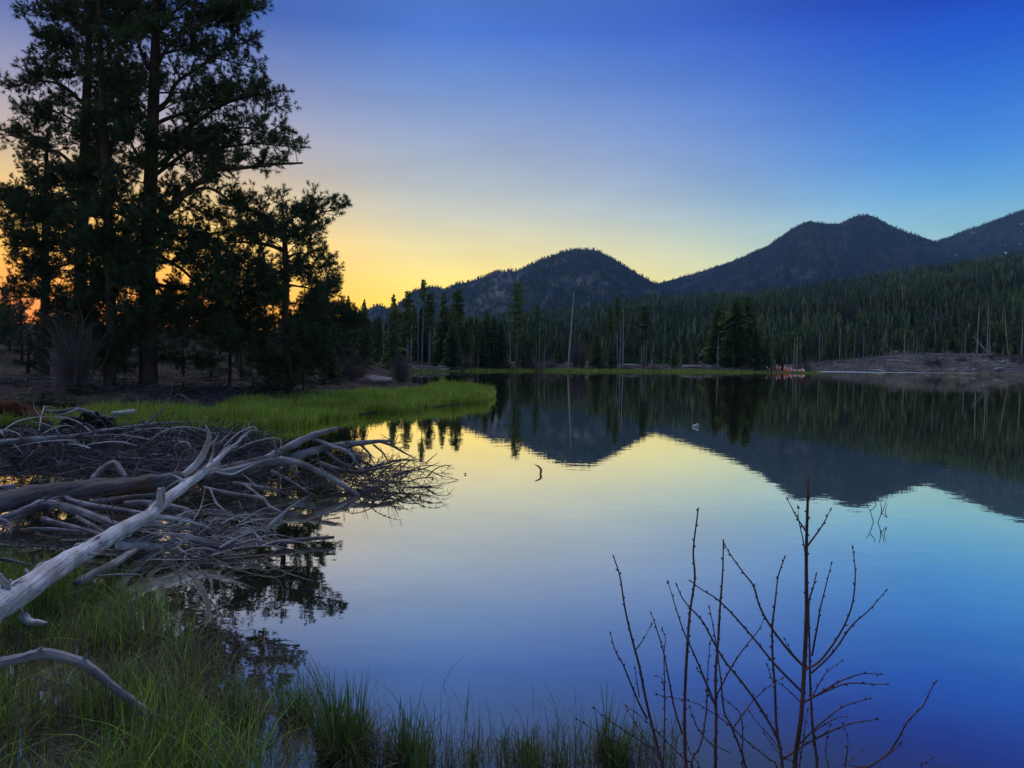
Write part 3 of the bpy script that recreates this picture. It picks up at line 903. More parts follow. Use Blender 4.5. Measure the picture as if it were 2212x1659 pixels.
for (u, vt, lab) in ((1770, 708, "pale thin trunk at the left end of the right-hand forest edge"), (1813, 706, "pale trunk above the bright strip of water"),
                     (1865, 704, "whitish trunk with forked top at the forest edge left of the mound"), (1953, 700, "tall grey trunk above the cleared mound"),
                     (2109, 660, "long grey trunk left of the leaning dead tree"), (2131, 655, "pale tall trunk in the dark wood on the right"),
                     (1961, 728, "short white trunk standing on the left flank of the mound")):
    put(SNG[int(R.integers(3))], u, vt, 222, lab, wide=0.6)
put(SNG[1], 2180, 680, 220, "leaning pale trunk near the right edge of the frame", wide=0.7, lean=-0.12)
put(SNG[2], 2206, 690, 205, "dark bare trunk at the right edge of the frame", wide=0.8)
put(SNG[0], 2150, 706, 221, "dead tree tipped over against the dark wood", wide=1.6, lean=-0.75)

# the rest of the standing trees
env = np.array([(740, 690), (790, 690), (830, 676), (860, 655), (900, 655), (960, 650), (1000, 668), (1040, 690), (1090, 700), (1130, 716), (1200, 724), (1300, 722), (1380, 724),
                (1450, 730), (1530, 734), (1640, 724), (1700, 716), (1760, 712), (1850, 706), (1950, 700), (2050, 694), (2150, 686), (2260, 680)], float)
ZONES = [(850, "on the shore behind the plank deck"), (1000, "in the wood behind the bleached log heap"), (1130, "crowding round the tallest pine"),
         (1290, "right of the tallest pine"), (1530, "left of the big spruce clump"), (1745, "beside and behind the big spruce clump"),
         (1900, "at the forest edge left of the mound's crest"), (2080, "in the dark wood right behind the mound"), (9999, "in the dark wood at the far right edge")]
KINDN = {"spruce_tree": "dark pointed spruce", "lodgepole_pine": "pine with a bare lower trunk", "pine_tree": "narrow dark pine", "dead_tree": "thin dead pale trunk"}
def zone_label(proto, u, right=False):
    z = next(t for lim, t in ZONES if u < lim) if not right else next(t for lim, t in ZONES[6:] if u < lim)
    k = KINDN[proto.name.split(".")[0]]
    return "a " + k + " " + z, k + "s " + z
gl = "one of the dark conifers crowding the far shore"
gr = "one of the dark conifers of the right-hand forest edge"
pool = SPR * 3 + LOD * 2 + THN * 2
for u, n, d0, d1 in ((None, 95, 0, 0), (1, 55, 0, 0), (2, 85, 0, 0)):
    for _ in range(n):
        if u is None:
            uu = R.uniform(735, 1150); D = R.uniform(116, 165) - (30 if uu < 800 else 0) * R.random(); lab = gl; grp = "conifers along the far shore"
        elif u == 1:
            uu = R.uniform(1130, 1740); D = R.uniform(152, 205); lab = gl; grp = "conifers along the far shore"
        else:
            uu = R.uniform(1690, 2260); D = R.uniform(226, 262); lab = gr; grp = "conifers of the right forest edge"
        vt = np.interp(uu, env[:, 0], env[:, 1]) + abs(R.normal(0, 13))
        pr = pool[int(R.integers(len(pool)))]
        if R.random() < (0.22 if u != 1 else 0.34):
            pr = SNG[int(R.integers(3))]
        lab, grp = zone_label(pr, uu, u == 2)
        put(pr, uu, vt, D, lab, grp, wide=float(R.uniform(0.8, 1.25)) * (0.7 if pr in SNG else 1))

# ------------------------------------------------------------------ big pines on the left shore
def pine(name, label, base, trunk, tr_r, limbs, auto, seed, needles=30, tuft=0.20, w=0.025, dens=1.5, needle_mat=None, group=None, sub_len=1.35, tint=1.0):
    """limbs: list of (points, base radius); auto: list of (points, radius) grown without the picture"""
    rng = np.random.default_rng(seed)
    t = thing(name, label, "tree", base, group)
    tb = MB(); tube(tb, trunk, tr_r, n=40, k=12, rough=0.06, rng=rng)
    tb.build("trunk", M_bark, t)
    tw = MB(); cr = MB()
    tc, td, tl = [], [], []
    def grow(pts, r0, part):
        pts = np.asarray(pts, float)
        L = float(np.sum(np.linalg.norm(np.diff(pts, axis=0), axis=1)))
        nk = max(4, int(L * 1.1)); n = max(8, int(L * 5))
        wob = resample(pts, nk); wob[1:-1] += rng.normal(0, 0.03 + 0.018 * min(L, 5), (nk - 2, 3))
        pts = wob
        mbx = MB() if part else tw
        tube(mbx, wob, [r0, r0 * .72, r0 * .45, r0 * .2], n=n, k=6 if r0 > 0.04 else 4, rough=0.05, rng=rng, cap=False)
        if part:
            mbx.build("limb", M_bark, t)
        q = resample(pts, 40); tg = nrm(np.gradient(q, axis=0))
        ns = int(L * 3.6 * dens) + 2
        for _ in range(ns):
            s = rng.uniform(0.22, 1.0) ** 0.8
            i = min(39, int(s * 39))
            rd = nrm(rng.normal(size=3) * [1, 1, 0.55])
            d = nrm(0.65 * tg[i] + 0.85 * rd + [0, 0, 0.22])
            ln = sub_len * rng.uniform(0.35, 1.0) * (1.1 - 0.45 * s) * min(1.0, 0.35 + L * 0.22)
            ss = np.linspace(0, 1, 5)[:, None]
            sp = q[i] + d * ln * ss + np.array([0, 0, 0.22 * ln]) * ss ** 2 + rng.normal(0, .03, (5, 3)) * ss
            tube(tw, sp, [0.022, 0.008], n=5, k=3, cap=False)
            m = max(4, int(ln * 8.5 * dens))
            st = rng.uniform(0.30, 1.0, m)
            A = np.stack([np.interp(st, ss[:, 0], sp[:, a]) for a in range(3)], 1)
            dd = nrm(0.6 * d + 0.85 * rdir(m, rng) + [0, 0, 0.30])
            tl_ = rng.uniform(0.10, 0.32, m)[:, None]
            E = A + dd * tl_
            sticks(tw, A, (A + E) / 2 + rng.normal(0, .015, (m, 3)), E, 0.008, 0.005)
            tc.append(E); td.append(dd)
    for pts, r0 in limbs:
        grow(pts, r0, True)
    for pts, r0 in auto:
        grow(pts, r0, False)
    Cn = np.concatenate(tc); Dr = np.concatenate(td)
    c = rng.uniform(0.55, 1.3, (len(Cn), 1)) * np.array([[1.0, 1.0, 0.9]]) * tint
    tufts(cr, Cn, Dr, tuft * rng.uniform(0.75, 1.25, len(Cn)), needles, w, c=c, rng=rng)
    tw.build("twigs", M_bark, t, kind="stuff")
    cr.build("crown", needle_mat or M_needle, t, smooth=False)
    return t, len(Cn)

def auto_limbs(trunk, rng, n, f0, f1, length, up0=0.35, droop=0.0, az_bias=None, r=0.05):
    q = resample(trunk, 60); out = []
    for i in range(n):
        f = f0 + (f1 - f0) * (i + rng.random()) / n
        p = q[min(59, int(f * 59))]
        az = rng.random() * 6.283 if az_bias is None else az_bias + rng.normal(0, 0.8)
        L = np.interp(f, *zip(*length)) * rng.uniform(0.55, 1.05)
        d = np.array([math.cos(az), math.sin(az), 0])
        el = up0 + rng.normal(0, 0.15)
        s = np.linspace(0, 1, 5)[:, None]
        pts = p + d * L * s + np.array([0, 0, 1.0]) * L * (el * s - droop * s * s)
        out.append((pts, r * (0.5 + 0.5 * L / 5)))
    return out

def on_ground(u, D):
    x = P(u, hor(u), D)[0]
    return np.array([x, D, float(ground_z(np.array([x]), np.array([D]))[0])])

def Lm(pts, D, dd, r):
    """limb from picture points, drifting dd metres away from the trunk plane"""
    n = len(pts)
    return (np.array([P(p[0], p[1], D + dd * i / (n - 1)) for i, p in enumerate(pts)]), r)

rg = np.random.default_rng(11)
# A: the great pine
bA = on_ground(318, 35)
tA = np.array([bA - [0, 0, .2], P(320, 780, 35), P(318, 600, 35), P(322, 470, 35), P(328, 330, 35), P(334, 160, 35), P(338, 40, 35), P(345, -70, 35), P(350, -150, 35)])
limA = [Lm([(338, 476), (395, 423), (452, 377), (533, 356), (654, 352)], 35, -1.0, .20), Lm([(395, 423), (452, 412), (498, 439), (523, 473)], 34.6, 0.6, .10),
        Lm([(332, 359), (380, 313), (427, 256), (498, 220), (608, 195)], 35, 0.8, .15), Lm([(331, 270), (390, 245), (445, 231), (540, 205), (600, 232)], 35, -0.8, .11),
        Lm([(330, 245), (359, 210), (402, 153), (473, 107), (540, 88)], 35, 1.2, .12), Lm([(334, 153), (355, 114), (398, 71), (470, 30), (505, 8)], 35, -0.8, .10),
        Lm([(320, 150), (295, 92), (284, 28), (265, -30)], 35, 0.8, .09), Lm([(313, 348), (284, 313), (250, 290)], 35, -1, .09),
        Lm([(306, 498), (245, 455), (190, 452), (130, 455)], 35, 1.0, .13), Lm([(334, 505), (391, 512), (450, 500), (530, 490)], 35, 1.0, .12),
        Lm([(338, 80), (380, 30), (430, -10), (470, -40)], 35, 0.6, .08), Lm([(330, 300), (420, 290), (520, 275), (628, 290)], 35, -1.6, .09),
        Lm([(332, 380), (430, 330), (540, 305), (640, 318)], 35, 1.5, .10), Lm([(322, 560), (380, 560), (450, 555), (520, 580)], 35, -1.2, .10),
        Lm([(320, 610), (400, 620), (480, 600), (560, 600)], 35, 1.2, .10), Lm([(318, 540), (260, 520), (210, 540)], 35, -1.4, .08),
        Lm([(318, 640), (380, 660), (450, 690), (500, 720)], 35, -1.5, .08), Lm([(316, 690), (290, 700), (260, 730)], 35, -1.2, .05), Lm([(318, 600), (370, 640), (420, 650), (470, 640)], 35, -2.0, .08), Lm([(318, 660), (350, 700), (400, 720), (440, 715)], 35, 1.5, .06), Lm([(320, 570), (290, 590), (255, 600)], 35, -1.4, .06), Lm([(322, 520), (390, 545), (460, 600), (500, 640)], 35, -2.2, .09), Lm([(326, 440), (370, 420), (420, 455), (470, 480)], 35, 1.8, .08), Lm([(322, 540), (400, 590), (480, 620), (560, 640)], 35, 2.0, .09), Lm([(338, 120), (400, 110), (470, 130), (560, 150)], 35, 1.4, .08), Lm([(332, 320), (400, 300), (470, 330), (560, 345)], 35, 2.0, .08)]
autA = auto_limbs(tA, rg, 30, 0.30, 0.98, [(0.3, 3.0), (0.45, 4.0), (0.7, 4.6), (0.85, 3.8), (1, 1.5)], 0.35, 0.1)
autA += auto_limbs(tA, rg, 24, 0.15, 0.36, [(0.0, 2.6), (0.2, 3.6), (0.35, 3.8)], 0.02, 0.16, r=.045)
pine("pine_tree", "great pine with the thickest trunk and bare arching limbs on its right", bA, tA, [.46, .39, .34, .31, .28, .22, .16, .10, .03], limA, autA, 21)
# B
bB = on_ground(236, 33.5)
tB = np.array([bB - [0, 0, .2], P(240, 740, 33.5), P(237, 560, 33.5), P(230, 400, 33.5), P(222, 220, 33.5), P(215, 60, 33.5), P(212, -80, 33.5)])
limB = [Lm([(234, 500), (280, 480), (310, 470)], 33.5, -1, .07), Lm([(222, 240), (260, 200), (290, 170)], 33.5, 1, .07), Lm([(228, 330), (180, 300), (140, 290)], 33.5, -1, .07)]
autB = auto_limbs(tB, rg, 58, 0.09, 0.98, [(0.15, 1.4), (0.3, 2.2), (0.5, 2.6), (0.7, 2.7), (0.9, 2.1), (1, .8)], 0.25, 0.12)
pine("pine_tree", "slim dark pine standing just left of the great pine's trunk", bB, tB, [.26, .22, .21, .19, .15, .10, .03], limB, autB, 22)
# C
bC = on_ground(168, 37)
tC = np.array([bC - [0, 0, .2], P(172, 700, 37), P(176, 520, 37), P(184, 330, 37), P(189, 170, 37), P(193, 30, 37), P(195, -110, 37)])
limC = [Lm([(186, 230), (140, 190), (80, 178), (12, 192)], 37, -1, .10), Lm([(188, 160), (140, 120), (95, 80)], 37, .8, .08), Lm([(190, 80), (150, 40), (112, 8)], 37, -.8, .08),
        Lm([(182, 380), (120, 330), (60, 300), (5, 290)], 37, 1, .10), Lm([(180, 470), (100, 455), (40, 440), (-20, 450)], 37, -1, .10), Lm([(190, 110), (150, 90), (80, 130)], 37, -1.2, .07),
        Lm([(186, 280), (140, 250), (100, 240)], 37, -1.3, .07), Lm([(176, 560), (120, 590), (50, 600)], 37, 1, .07)]
autC = auto_limbs(tC, rg, 62, 0.10, 0.98, [(0.2, 2.0), (0.3, 2.9), (0.55, 3.3), (0.8, 2.6), (1, 1.0)], 0.25, 0.1)
pine("pine_tree", "dark pine left of the slim pine, its boughs reaching to the left edge", bC, tC, [.34, .30, .27, .23, .18, .11, .03], limC, autC, 23)
# D
bD = on_ground(97, 46)
tD = np.array([bD - [0, 0, .2], P(97, 640, 46), P(98, 500, 46), P(100, 380, 46), P(102, 280, 46)])
limD = [Lm([(98, 480), (50, 470), (-5, 478)], 46, -1, .08), Lm([(98, 560), (50, 530), (20, 545)], 46, 1, .07), Lm([(97, 640), (40, 640), (-20, 655)], 46, -.6, .08)]
autD = auto_limbs(tD, rg, 36, 0.22, 0.98, [(0.3, 2.4), (0.6, 2.8), (1, 1.0)], 0.2, 0.1)
pine("pine_tree", "thin-trunked pine farthest left, the orange glow behind its trunk", bD, tD, [.27, .22, .19, .14, .04], limD, autD, 24)
# E: flat-topped pine over the water
bE = on_ground(624, 35.5)
tE = np.array([bE - [0, 0, .2], P(622, 780, 35.5), P(616, 690, 35.5), P(618, 600, 35.5), P(615, 520, 35.5), P(612, 455, 35.5)])
limE = [Lm([(616, 520), (650, 490), (690, 465), (731, 455)], 35.5, -.6, .08), Lm([(614, 490), (640, 460), (690, 447)], 35.5, .8, .06), Lm([(616, 560), (660, 545), (706, 560)], 35.5, .7, .07), Lm([(617, 590), (660, 575), (712, 585)], 35.5, -.8, .07),
        Lm([(614, 500), (570, 470), (530, 450), (490, 452)], 35.5, .8, .08), Lm([(615, 540), (560, 530), (500, 525), (440, 530)], 35.5, -.8, .09), Lm([(617, 590), (560, 580), (500, 580), (440, 575)], 35.5, .9, .08),
        Lm([(618, 640), (570, 650), (520, 640), (470, 650)], 35.5, -.9, .07), Lm([(612, 470), (600, 440), (590, 435)], 35.5, .4, .05), Lm([(618, 615), (660, 620), (700, 640)], 35.5, .9, .06),
        Lm([(622, 800), (570, 785), (545, 760)], 35.5, -.5, .05), Lm([(622, 800), (670, 795), (705, 770)], 35.5, .6, .05), Lm([(620, 740), (660, 745), (690, 760)], 35.5, -.8, .05), Lm([(620, 730), (580, 740), (550, 750)], 35.5, .5, .05)]
autE = auto_limbs(tE, rg, 40, 0.05, 0.98, [(0.1, 1.6), (0.3, 2.3), (0.6, 2.6), (0.85, 2.4), (1, 1.2)], 0.2, 0.05)
pine("pine_tree", "flat-topped pine whose bough reaches farthest right over the lake", bE, tE, [.2, .17, .16, .15, .11, .04], limE, autE, 25)
# F: small crooked pine
bF = on_ground(496, 37)
tF = np.array([bF - [0, 0, .2], P(497, 770, 37), P(496, 728, 37), P(500, 690, 37), P(510, 640, 37)])
limF = [Lm([(496, 728), (480, 710), (455, 700)], 37, -.6, .05), Lm([(497, 740), (530, 715), (560, 700)], 37, .5, .05), Lm([(500, 690), (550, 660), (590, 660)], 37, -.5, .05)]
autF = auto_limbs(tF, rg, 22, 0.40, 1.0, [(0.4, 1.7), (1, 1.3)], 0.15, 0.05, r=0.03)
pine("pine_tree", "small crooked pine with a thin reddish trunk, right of the great pine", bF, tF, [.085, .075, .07, .06, .03], limF, autF, 26, tint=1.2)
# G: dense dark pine behind
bG = on_ground(700, 52)
tG = np.array([bG - [0, 0, .2], P(702, 720, 52), P(705, 660, 52), P(708, 590, 52)])
autG = auto_limbs(tG, rg, 50, 0.08, 0.98, [(0.1, 2.4), (0.5, 2.4), (0.8, 1.7), (1, .7)], 0.15, 0.05)
pine("pine_tree", "dense dark rounded pine right of the flat-topped pine", bG, tG, [.2, .17, .12, .04], [], autG, 27, needles=20, tuft=.26, w=.028)

# bushy pines in the dark wood behind
def bushy_proto(seed, h):
    rng = np.random.default_rng(seed)
    o = np.array([0, 0, -400.0])
    tr = np.array([o, o + [0.05, 0, h * .5], o + [0, 0.05, h]])
    au = auto_limbs(tr, rng, 26, 0.10, 0.98, [(0.1, h * .30), (0.5, h * .30), (0.8, h * .2), (1, h * .06)], 0.2, 0.08)
    t, n = pine("pine_tree", "x", o, tr, [.16, .12, .03], [], au, seed, needles=16, tuft=.30, w=.034, dens=0.62)
    return t
BUSH = [bushy_proto(600 + i, 6.0 + i) for i in range(3)]
PROTOS += BUSH
for i in range(90):
    u = R.uniform(-160, 730); D = R.uniform(56, 98)
    vt = np.interp(u, [-160, 0, 120, 300, 450, 560, 640, 700, 730], [600, 640, 655, 650, 640, 660, 690, 680, 690]) + R.normal(0, 12)
    g = on_ground(u, D); top = P(u, vt, D)[2]
    s = max(0.35, (top - g[2]) / 7.0)
    copy_tree(BUSH[i % 3], g - [0, 0, .1], (s, s, s), float(R.random() * 6.28), *((lambda z: ("a dark bushy pine in the wood " + z, "bushy pines " + z))("left of the great pine trunk" if u < 300 else "between the great pine and the flat-topped pine" if u < 600 else "behind the flat-topped pine")))
for (u, D, vt, lab) in ((640, 47, 690, "low bushy pine filling the gap below the flat-topped pine"), (745, 60, 668, "small bushy pine right of the dense dark pine"), (575, 39, 740, "knee-high bushy pine beside the crooked pine's foot"), (655, 38, 752, "low pine bush by the lakeside walk")):
    g = on_ground(u, D); s = (P(u, vt, D)[2] - g[2]) / 7.0
    copy_tree(BUSH[int(R.integers(3))], g - [0, 0, .1], (s * 1.3, s * 1.3, s), 1.0, lab)
for (u, D, vt, lab) in ((395, 50, 690, "bushy pine close behind the great pine's right side"), (455, 46, 715, "low bushy pine left of the crooked pine"), (560, 48, 690, "bushy pine filling the space right of the crooked pine"), (520, 44, 745, "shoulder-high pine bush right of the crooked pine's trunk"),
                       (610, 42, 745, "pine bush directly below the flat-topped pine"), (680, 46, 730, "pine bush left of the small pale spruce"), (60, 47, 690, "bushy pine at the left edge below the orange glow"), (130, 52, 700, "bushy pine behind the tall bare shrub"), (270, 50, 700, "bushy pine in the gap left of the great pine")):
    g = on_ground(u, D); s = (P(u, vt, D)[2] - g[2]) / 7.0
    copy_tree(BUSH[int(R.integers(3))], g - [0, 0, .1], (s * 1.5, s * 1.5, s), u * .1, lab)
put(SPR[1], 706, 713, 44, "small pale green spruce beside the lakeside walk", wide=1.5)

# ------------------------------------------------------------------ bare shrubs on the far and left shores
def shrub_proto(name, seed, n=95, upright=0.6):
    rng = np.random.default_rng(seed)
    o = np.array([0, 0, -300.0])
    t = thing(name, "x", "shrub", o)
    mbs = MB()
    d = nrm(rng.normal(size=(n, 3)) * [1, 1, 0.4] + [0, 0, upright]); d[:, 2] = np.abs(d[:, 2])
    A = o + rng.normal(0, 0.06, (n, 3)) * [1, 1, 0]
    L = rng.uniform(0.5, 1.0, n)[:, None]
    E = A + d * L * [0.75, 0.75, 1.0]
    Mi = (A + E) / 2 + rng.normal(0, .03, (n, 3))
    sticks(mbs, A, Mi, E, 0.012, 0.004)
    for rep in range(4):
        k = rng.integers(0, n, n * 2); s = rng.uniform(.35, .95, (n * 2, 1))
        B = A[k] + (E[k] - A[k]) * s
        e = B + nrm(d[k] + rng.normal(0, .6, (n * 2, 3))) * rng.uniform(.12, .3, (n * 2, 1))
        sticks(mbs, B, (B + e) / 2, e, 0.005, 0.002)
    mbs.build("branches", M_fartwig, t)
    return t
SHR = [shrub_proto("bare_shrub", 700 + i, upright=(0.5, 0.9, 1.6)[i]) for i in range(3)]
PROTOS += SHR
def put_shrub(k, u, vt, D, w_px, label, group=None):
    while shore(np.array([P(u, hor(u), D)[0]]), np.array([D]))[0] < 0.4:
        D += 1.0
    g = on_ground(u, D); h = max(P(u, vt, D)[2] - g[2], .3); w = w_px / F * D / 1.1
    return copy_tree(SHR[k], g - [0, 0, .05], (w, w, h), float(R.random() * 6), label, group)
put_shrub(2, 866, 748, 57, 60, "tall bare brown shrub at the root of the grassy point")
put_shrub(1, 752, 745, 50, 95, "wide bare shrub at the corner of the fishing deck")
put_shrub(2, 735, 715, 52, 70, "spindly bare shrub behind the wide one by the deck")
put_shrub(0, 700, 795, 44, 90, "low grey bush along the lakeside walk")
put_shrub(2, 158, 662, 31, 105, "tall bare shrub in front of the dark pine trunks")
put_shrub(0, 590, 815, 36, 80, "tangled low bush at the foot of the flat-topped pine")
for (k, u, vt, D, w, lab) in ((1, 1005, 752, 121, 50, "reddish bare shrub right of the driftwood heap"), (0, 975, 770, 120, 60, "low mauve shrub beside the driftwood heap"),
                              (0, 1085, 776, 124, 50, "mauve shrub left of the round green bush"), (0, 1145, 772, 128, 70, "wide mauve shrub right of the round green bush"),
                              (1, 1185, 768, 132, 50, "mauve shrub under the short broken trunk"), (2, 1243, 722, 136, 30, "pinkish bare sapling left of the broad spruce"),
                              (2, 1258, 728, 137, 30, "second pinkish sapling, nearer the broad spruce"), (0, 1300, 778, 138, 40, "dark shrub below the broad spruce"), (0, 1414, 783, 142, 34, "reddish dome of shrub on the grass strip"),
                              (0, 1350, 782, 140, 30, "small grey shrub below the three thin pines"), (0, 1548, 785, 149, 20, "tiny dark shrub before the broad clump"), (0, 1612, 784, 151, 30, "small shrub left of the barricades"), (1, 1737, 768, 155, 45, "brown dense shrub at the tip of the grass strip"),
                              (0, 1500, 781, 155, 60, "low grey brush behind the flat driftwood"), (0, 1470, 785, 156, 40, "low brush left of the flat driftwood")):
    put_shrub(k, u, vt, D, w, lab)
for i in range(26):
    u = R.uniform(1760, 2240); D = R.uniform(200, 226)
    put_shrub(int(R.integers(2)), u, np.interp(u, [1760, 2240], [783, 762]) - R.uniform(0, 6), D, R.uniform(14, 36), "one of the low shrubs dotting the cleared mound", "low shrubs on the mound")
for i in range(9):
    u = R.uniform(-40, 480); D = R.uniform(30, 52)
    put_shrub(0, u, hor(u) + R.uniform(45, 66), D, R.uniform(40, 80), "one of the low dark bushes under the big pines", "low bushes under the pines")
# round green bush
g = on_ground(1064, 124); s = (P(1064, 768, 124)[2] - g[2]) / 7.0
copy_tree(BUSH[0], g, (s * 1.6, s * 1.6, s), 0.4, "round green bush on the far shore below the dark trio")

# ------------------------------------------------------------------ lakeside walk, deck
def wedge(mbx, c, sx, sy, sz, rz=0.0, tilt=0.0):
    """box with slightly irregular corners"""
    v = np.array([(a, b, d) for d in (-1, 1) for b in (-1, 1) for a in (-1, 1)], float) * [sx / 2, sy / 2, sz / 2]
    v += R.normal(0, 0.03, v.shape) * np.minimum([sx, sy, sz], 0.25)
    ct, st_ = math.cos(tilt), math.sin(tilt)
    v = np.stack([v[:, 0] * ct - v[:, 2] * st_, v[:, 1], v[:, 0] * st_ + v[:, 2] * ct], 1)
    cz, s_ = math.cos(rz), math.sin(rz)
    v = np.stack([v[:, 0] * cz - v[:, 1] * s_, v[:, 0] * s_ + v[:, 1] * cz, v[:, 2]], 1) + c
    mbx.add(v, [(0, 2, 3, 1), (4, 5, 7, 6), (0, 1, 5, 4), (2, 6, 7, 3), (0, 4, 6, 2), (1, 3, 7, 5)])

walk_u = np.array([-120, 0, 130, 300, 420, 540, 620, 690])
walk_v = np.array([818, 817, 815, 808, 810, 817, 822, 826])
# trodden path: a strip that follows the ground
mb = MB(); ctr = []
for u, v in zip(np.linspace(-200, 770, 60), np.interp(np.linspace(-200, 770, 60), walk_u, walk_v)):
    D = np.interp(u, [-200, 300, 770], [40.0, 42.5, 50.0])
    g = on_ground(u, D); ctr.append(g)
ctr = np.array(ctr); V = []
for off in (0.0, 1.0, 2.0):
    q = ctr + [0, off, 0]; q[:, 2] = ground_z(q[:, 0], q[:, 1]) + 0.06; V.append(q)
V = np.concatenate(V); k = np.arange(59)
mb.add(V, np.concatenate([np.stack([k, k + 1, k + 61, k + 60], 1), np.stack([k + 60, k + 61, k + 121, k + 120], 1)]))
mb.build("path", M_path, kind="structure")
t = thing("timber_edging", "low timber edging along the lake side of the trodden path", "edging", ctr[30])
for a, b in zip(ctr[:-1:2], ctr[2::2]):
    mbx = MB(); c = (a + b) / 2 + [0, -0.12, 0.05]; L = np.linalg.norm(b - a)
    wedge(mbx, c, L - 0.04, 0.14, 0.22, math.atan2(b[1] - a[1], b[0] - a[0]))
    mbx.build("timber", M_plank, t, smooth=False)

# fishing deck at the root of the grassy point
t = thing("fishing_deck", "grey plank deck with pale kerbs at the root of the grassy point", "deck", (-11.5, 57, 0.0))
dz = 0.52
def deck_x(y, side):
    # left and right edge of the tapering deck
    return np.interp(y, [51.5, 56.0, 66.0], [-11.8, -13.2, -15.8] if side < 0 else [-9.2, -8.75, -12.6])
ys = np.arange(51.6, 66.0, 0.30)
for y in ys:
    x0, x1 = deck_x(y, -1), deck_x(y, 1)
    if x1 - x0 < 0.4: continue
    mbx = MB(); wedge(mbx, np.array([(x0 + x1) / 2, y, dz + R.normal(0, .004)]), x1 - x0, 0.27, 0.05)
    mbx.build("plank", M_plank, t, smooth=False)
for (p, q) in (((-11.8, 51.5), (-9.2, 51.5)), ((-9.2, 51.5), (-8.75, 56.0)), ((-8.75, 56.0), (-12.6, 66)), ((-11.8, 51.5), (-13.2, 56)), ((-13.2, 56), (-15.8, 66))):
    p = np.array(p); q = np.array(q); L = np.linalg.norm(q - p)
    mbx = MB(); wedge(mbx, np.array([*(p + q) / 2, dz + 0.07]), L, 0.14, 0.16, math.atan2(q[1] - p[1], q[0] - p[0]))
    mbx.build("kerb", M_kerb, t, smooth=False)
for (x, y) in ((-11.7, 51.7), (-9.4, 51.7), (-8.9, 55.8), (-10.5, 60), (-12.3, 65), (-10.5, 51.7)):
    mbx = MB(); tube(mbx, [(x, y, -0.5), (x, y, dz - 0.03)], [.09, .09], n=3, k=8); mbx.build("post", M_plank, t)
t = thing("boardwalk", "pale narrow boardwalk on posts leading left from the plank deck", "boardwalk", (-14, 49.5, 0.2))
pa, pb = np.array([-11.9, 51.0]), np.array([-18.5, 47.6])
for i in range(24):
    f = (i + .5) / 24; c = pa * (1 - f) + pb * f
    mbx = MB(); wedge(mbx, np.array([*c, .50]), 0.27, 1.3, 0.05, math.atan2(pb[1] - pa[1], pb[0] - pa[0]))
    mbx.build("plank", M_plank, t, smooth=False)
for off in (-0.62, 0.62):
    c = (pa + pb) / 2 + np.array([0.45, -.89]) * off
    mbx = MB(); wedge(mbx, np.array([*c, .57]), 7.4, 0.12, 0.15, math.atan2(pb[1] - pa[1], pb[0] - pa[0])); mbx.build("kerb", M_kerb, t, smooth=False)
for i in range(5):
    f = i / 4; c = pa * (1 - f) + pb * f + np.array([.28, -.55])
    mbx = MB(); tube(mbx, [(*c, -.2), (*c, .47)], [.07, .07], n=3, k=6); mbx.build("post", M_plank, t)

# ------------------------------------------------------------------ driftwood, cones and barricades on the far shore
def log_mesh(mbx, c, L, r, az, tilt=0.0, bend=0.0):
    d = np.array([math.cos(az) * math.cos(tilt), math.sin(az) * math.cos(tilt), math.sin(tilt)])
    s = nrm(np.cross(d, [0, 0, 1]))
    tube(mbx, [c - d * L / 2, c + s * bend * L * .1 + [0, 0, bend * .05 * L], c + d * L / 2], [r, r * .9, r * .55], n=7, k=6, rough=.08)
def far_log(u, D, L, r, az, label, group=None, mat=None, tilt=0.0, dz=0.0, bend=0.4):
    while shore(np.array([P(u, hor(u), D)[0]]), np.array([D]))[0] < 0.5:
        D += 1.0
    g = on_ground(u, D) + [0, 0, r * .8 + dz]
    mbx = MB(); log_mesh(mbx, g, L, r, az, tilt, bend)
    return tag(mbx.build("driftwood_log", mat or M_snag, origin=g), label, "log", group)
for i in range(36):
    u = R.triangular(882, 915, 992); f = (u - 884) / 100
    far_log(u, 108 + 9 * f + R.uniform(-1.5, 1.5), R.uniform(.7, 2.3), R.uniform(.04, .11), R.normal(0, .9), "one of the bleached logs heaped on the left far shore", "bleached logs of the far heap", mat=(M_snag, M_bark_far, M_bark_far)[i % 3], tilt=R.normal(0, .28), dz=R.uniform(0, .7) * (1 - abs(f - .4)))
for i in range(22):
    far_log(R.uniform(1240, 1330), R.uniform(137, 143), R.uniform(1, 3.2), R.uniform(.06, .16), R.normal(0, .5), "one of the bleached logs scattered below the broad spruce", "bleached logs below the spruce", tilt=R.normal(0, .12), dz=R.uniform(0, .5))
for i in range(15):
    far_log(R.uniform(1350, 1660), R.uniform(149, 158), R.uniform(1.5, 5.5), R.uniform(.07, .16), R.normal(0, .25), "one of the long flat logs lying behind the grass strip", "long flat logs behind the grass", mat=M_bark_far if i % 3 else M_snag, tilt=R.normal(0, .03), dz=R.uniform(0, .3))
for i in range(60):
    far_log(R.uniform(1770, 2230), R.uniform(172, 222), R.uniform(1.5, 6), R.uniform(.07, .18), R.normal(0, .7), "one of the pale logs strewn over the cleared mound", "logs strewn on the mound", mat=M_bark_far if i % 4 else M_snag, tilt=R.normal(0, .08))
far_log(1952, 205, 8, .16, -.35, "long pale log lying across the front of the mound", tilt=-.06)
far_log(2040, 214, 11, .15, -.1, "long thin log along the crest of the mound", tilt=-.03)
far_log(1655, 157, 7.0, .28, .02, "broad tan log left of the barricades", mat=M_plank)
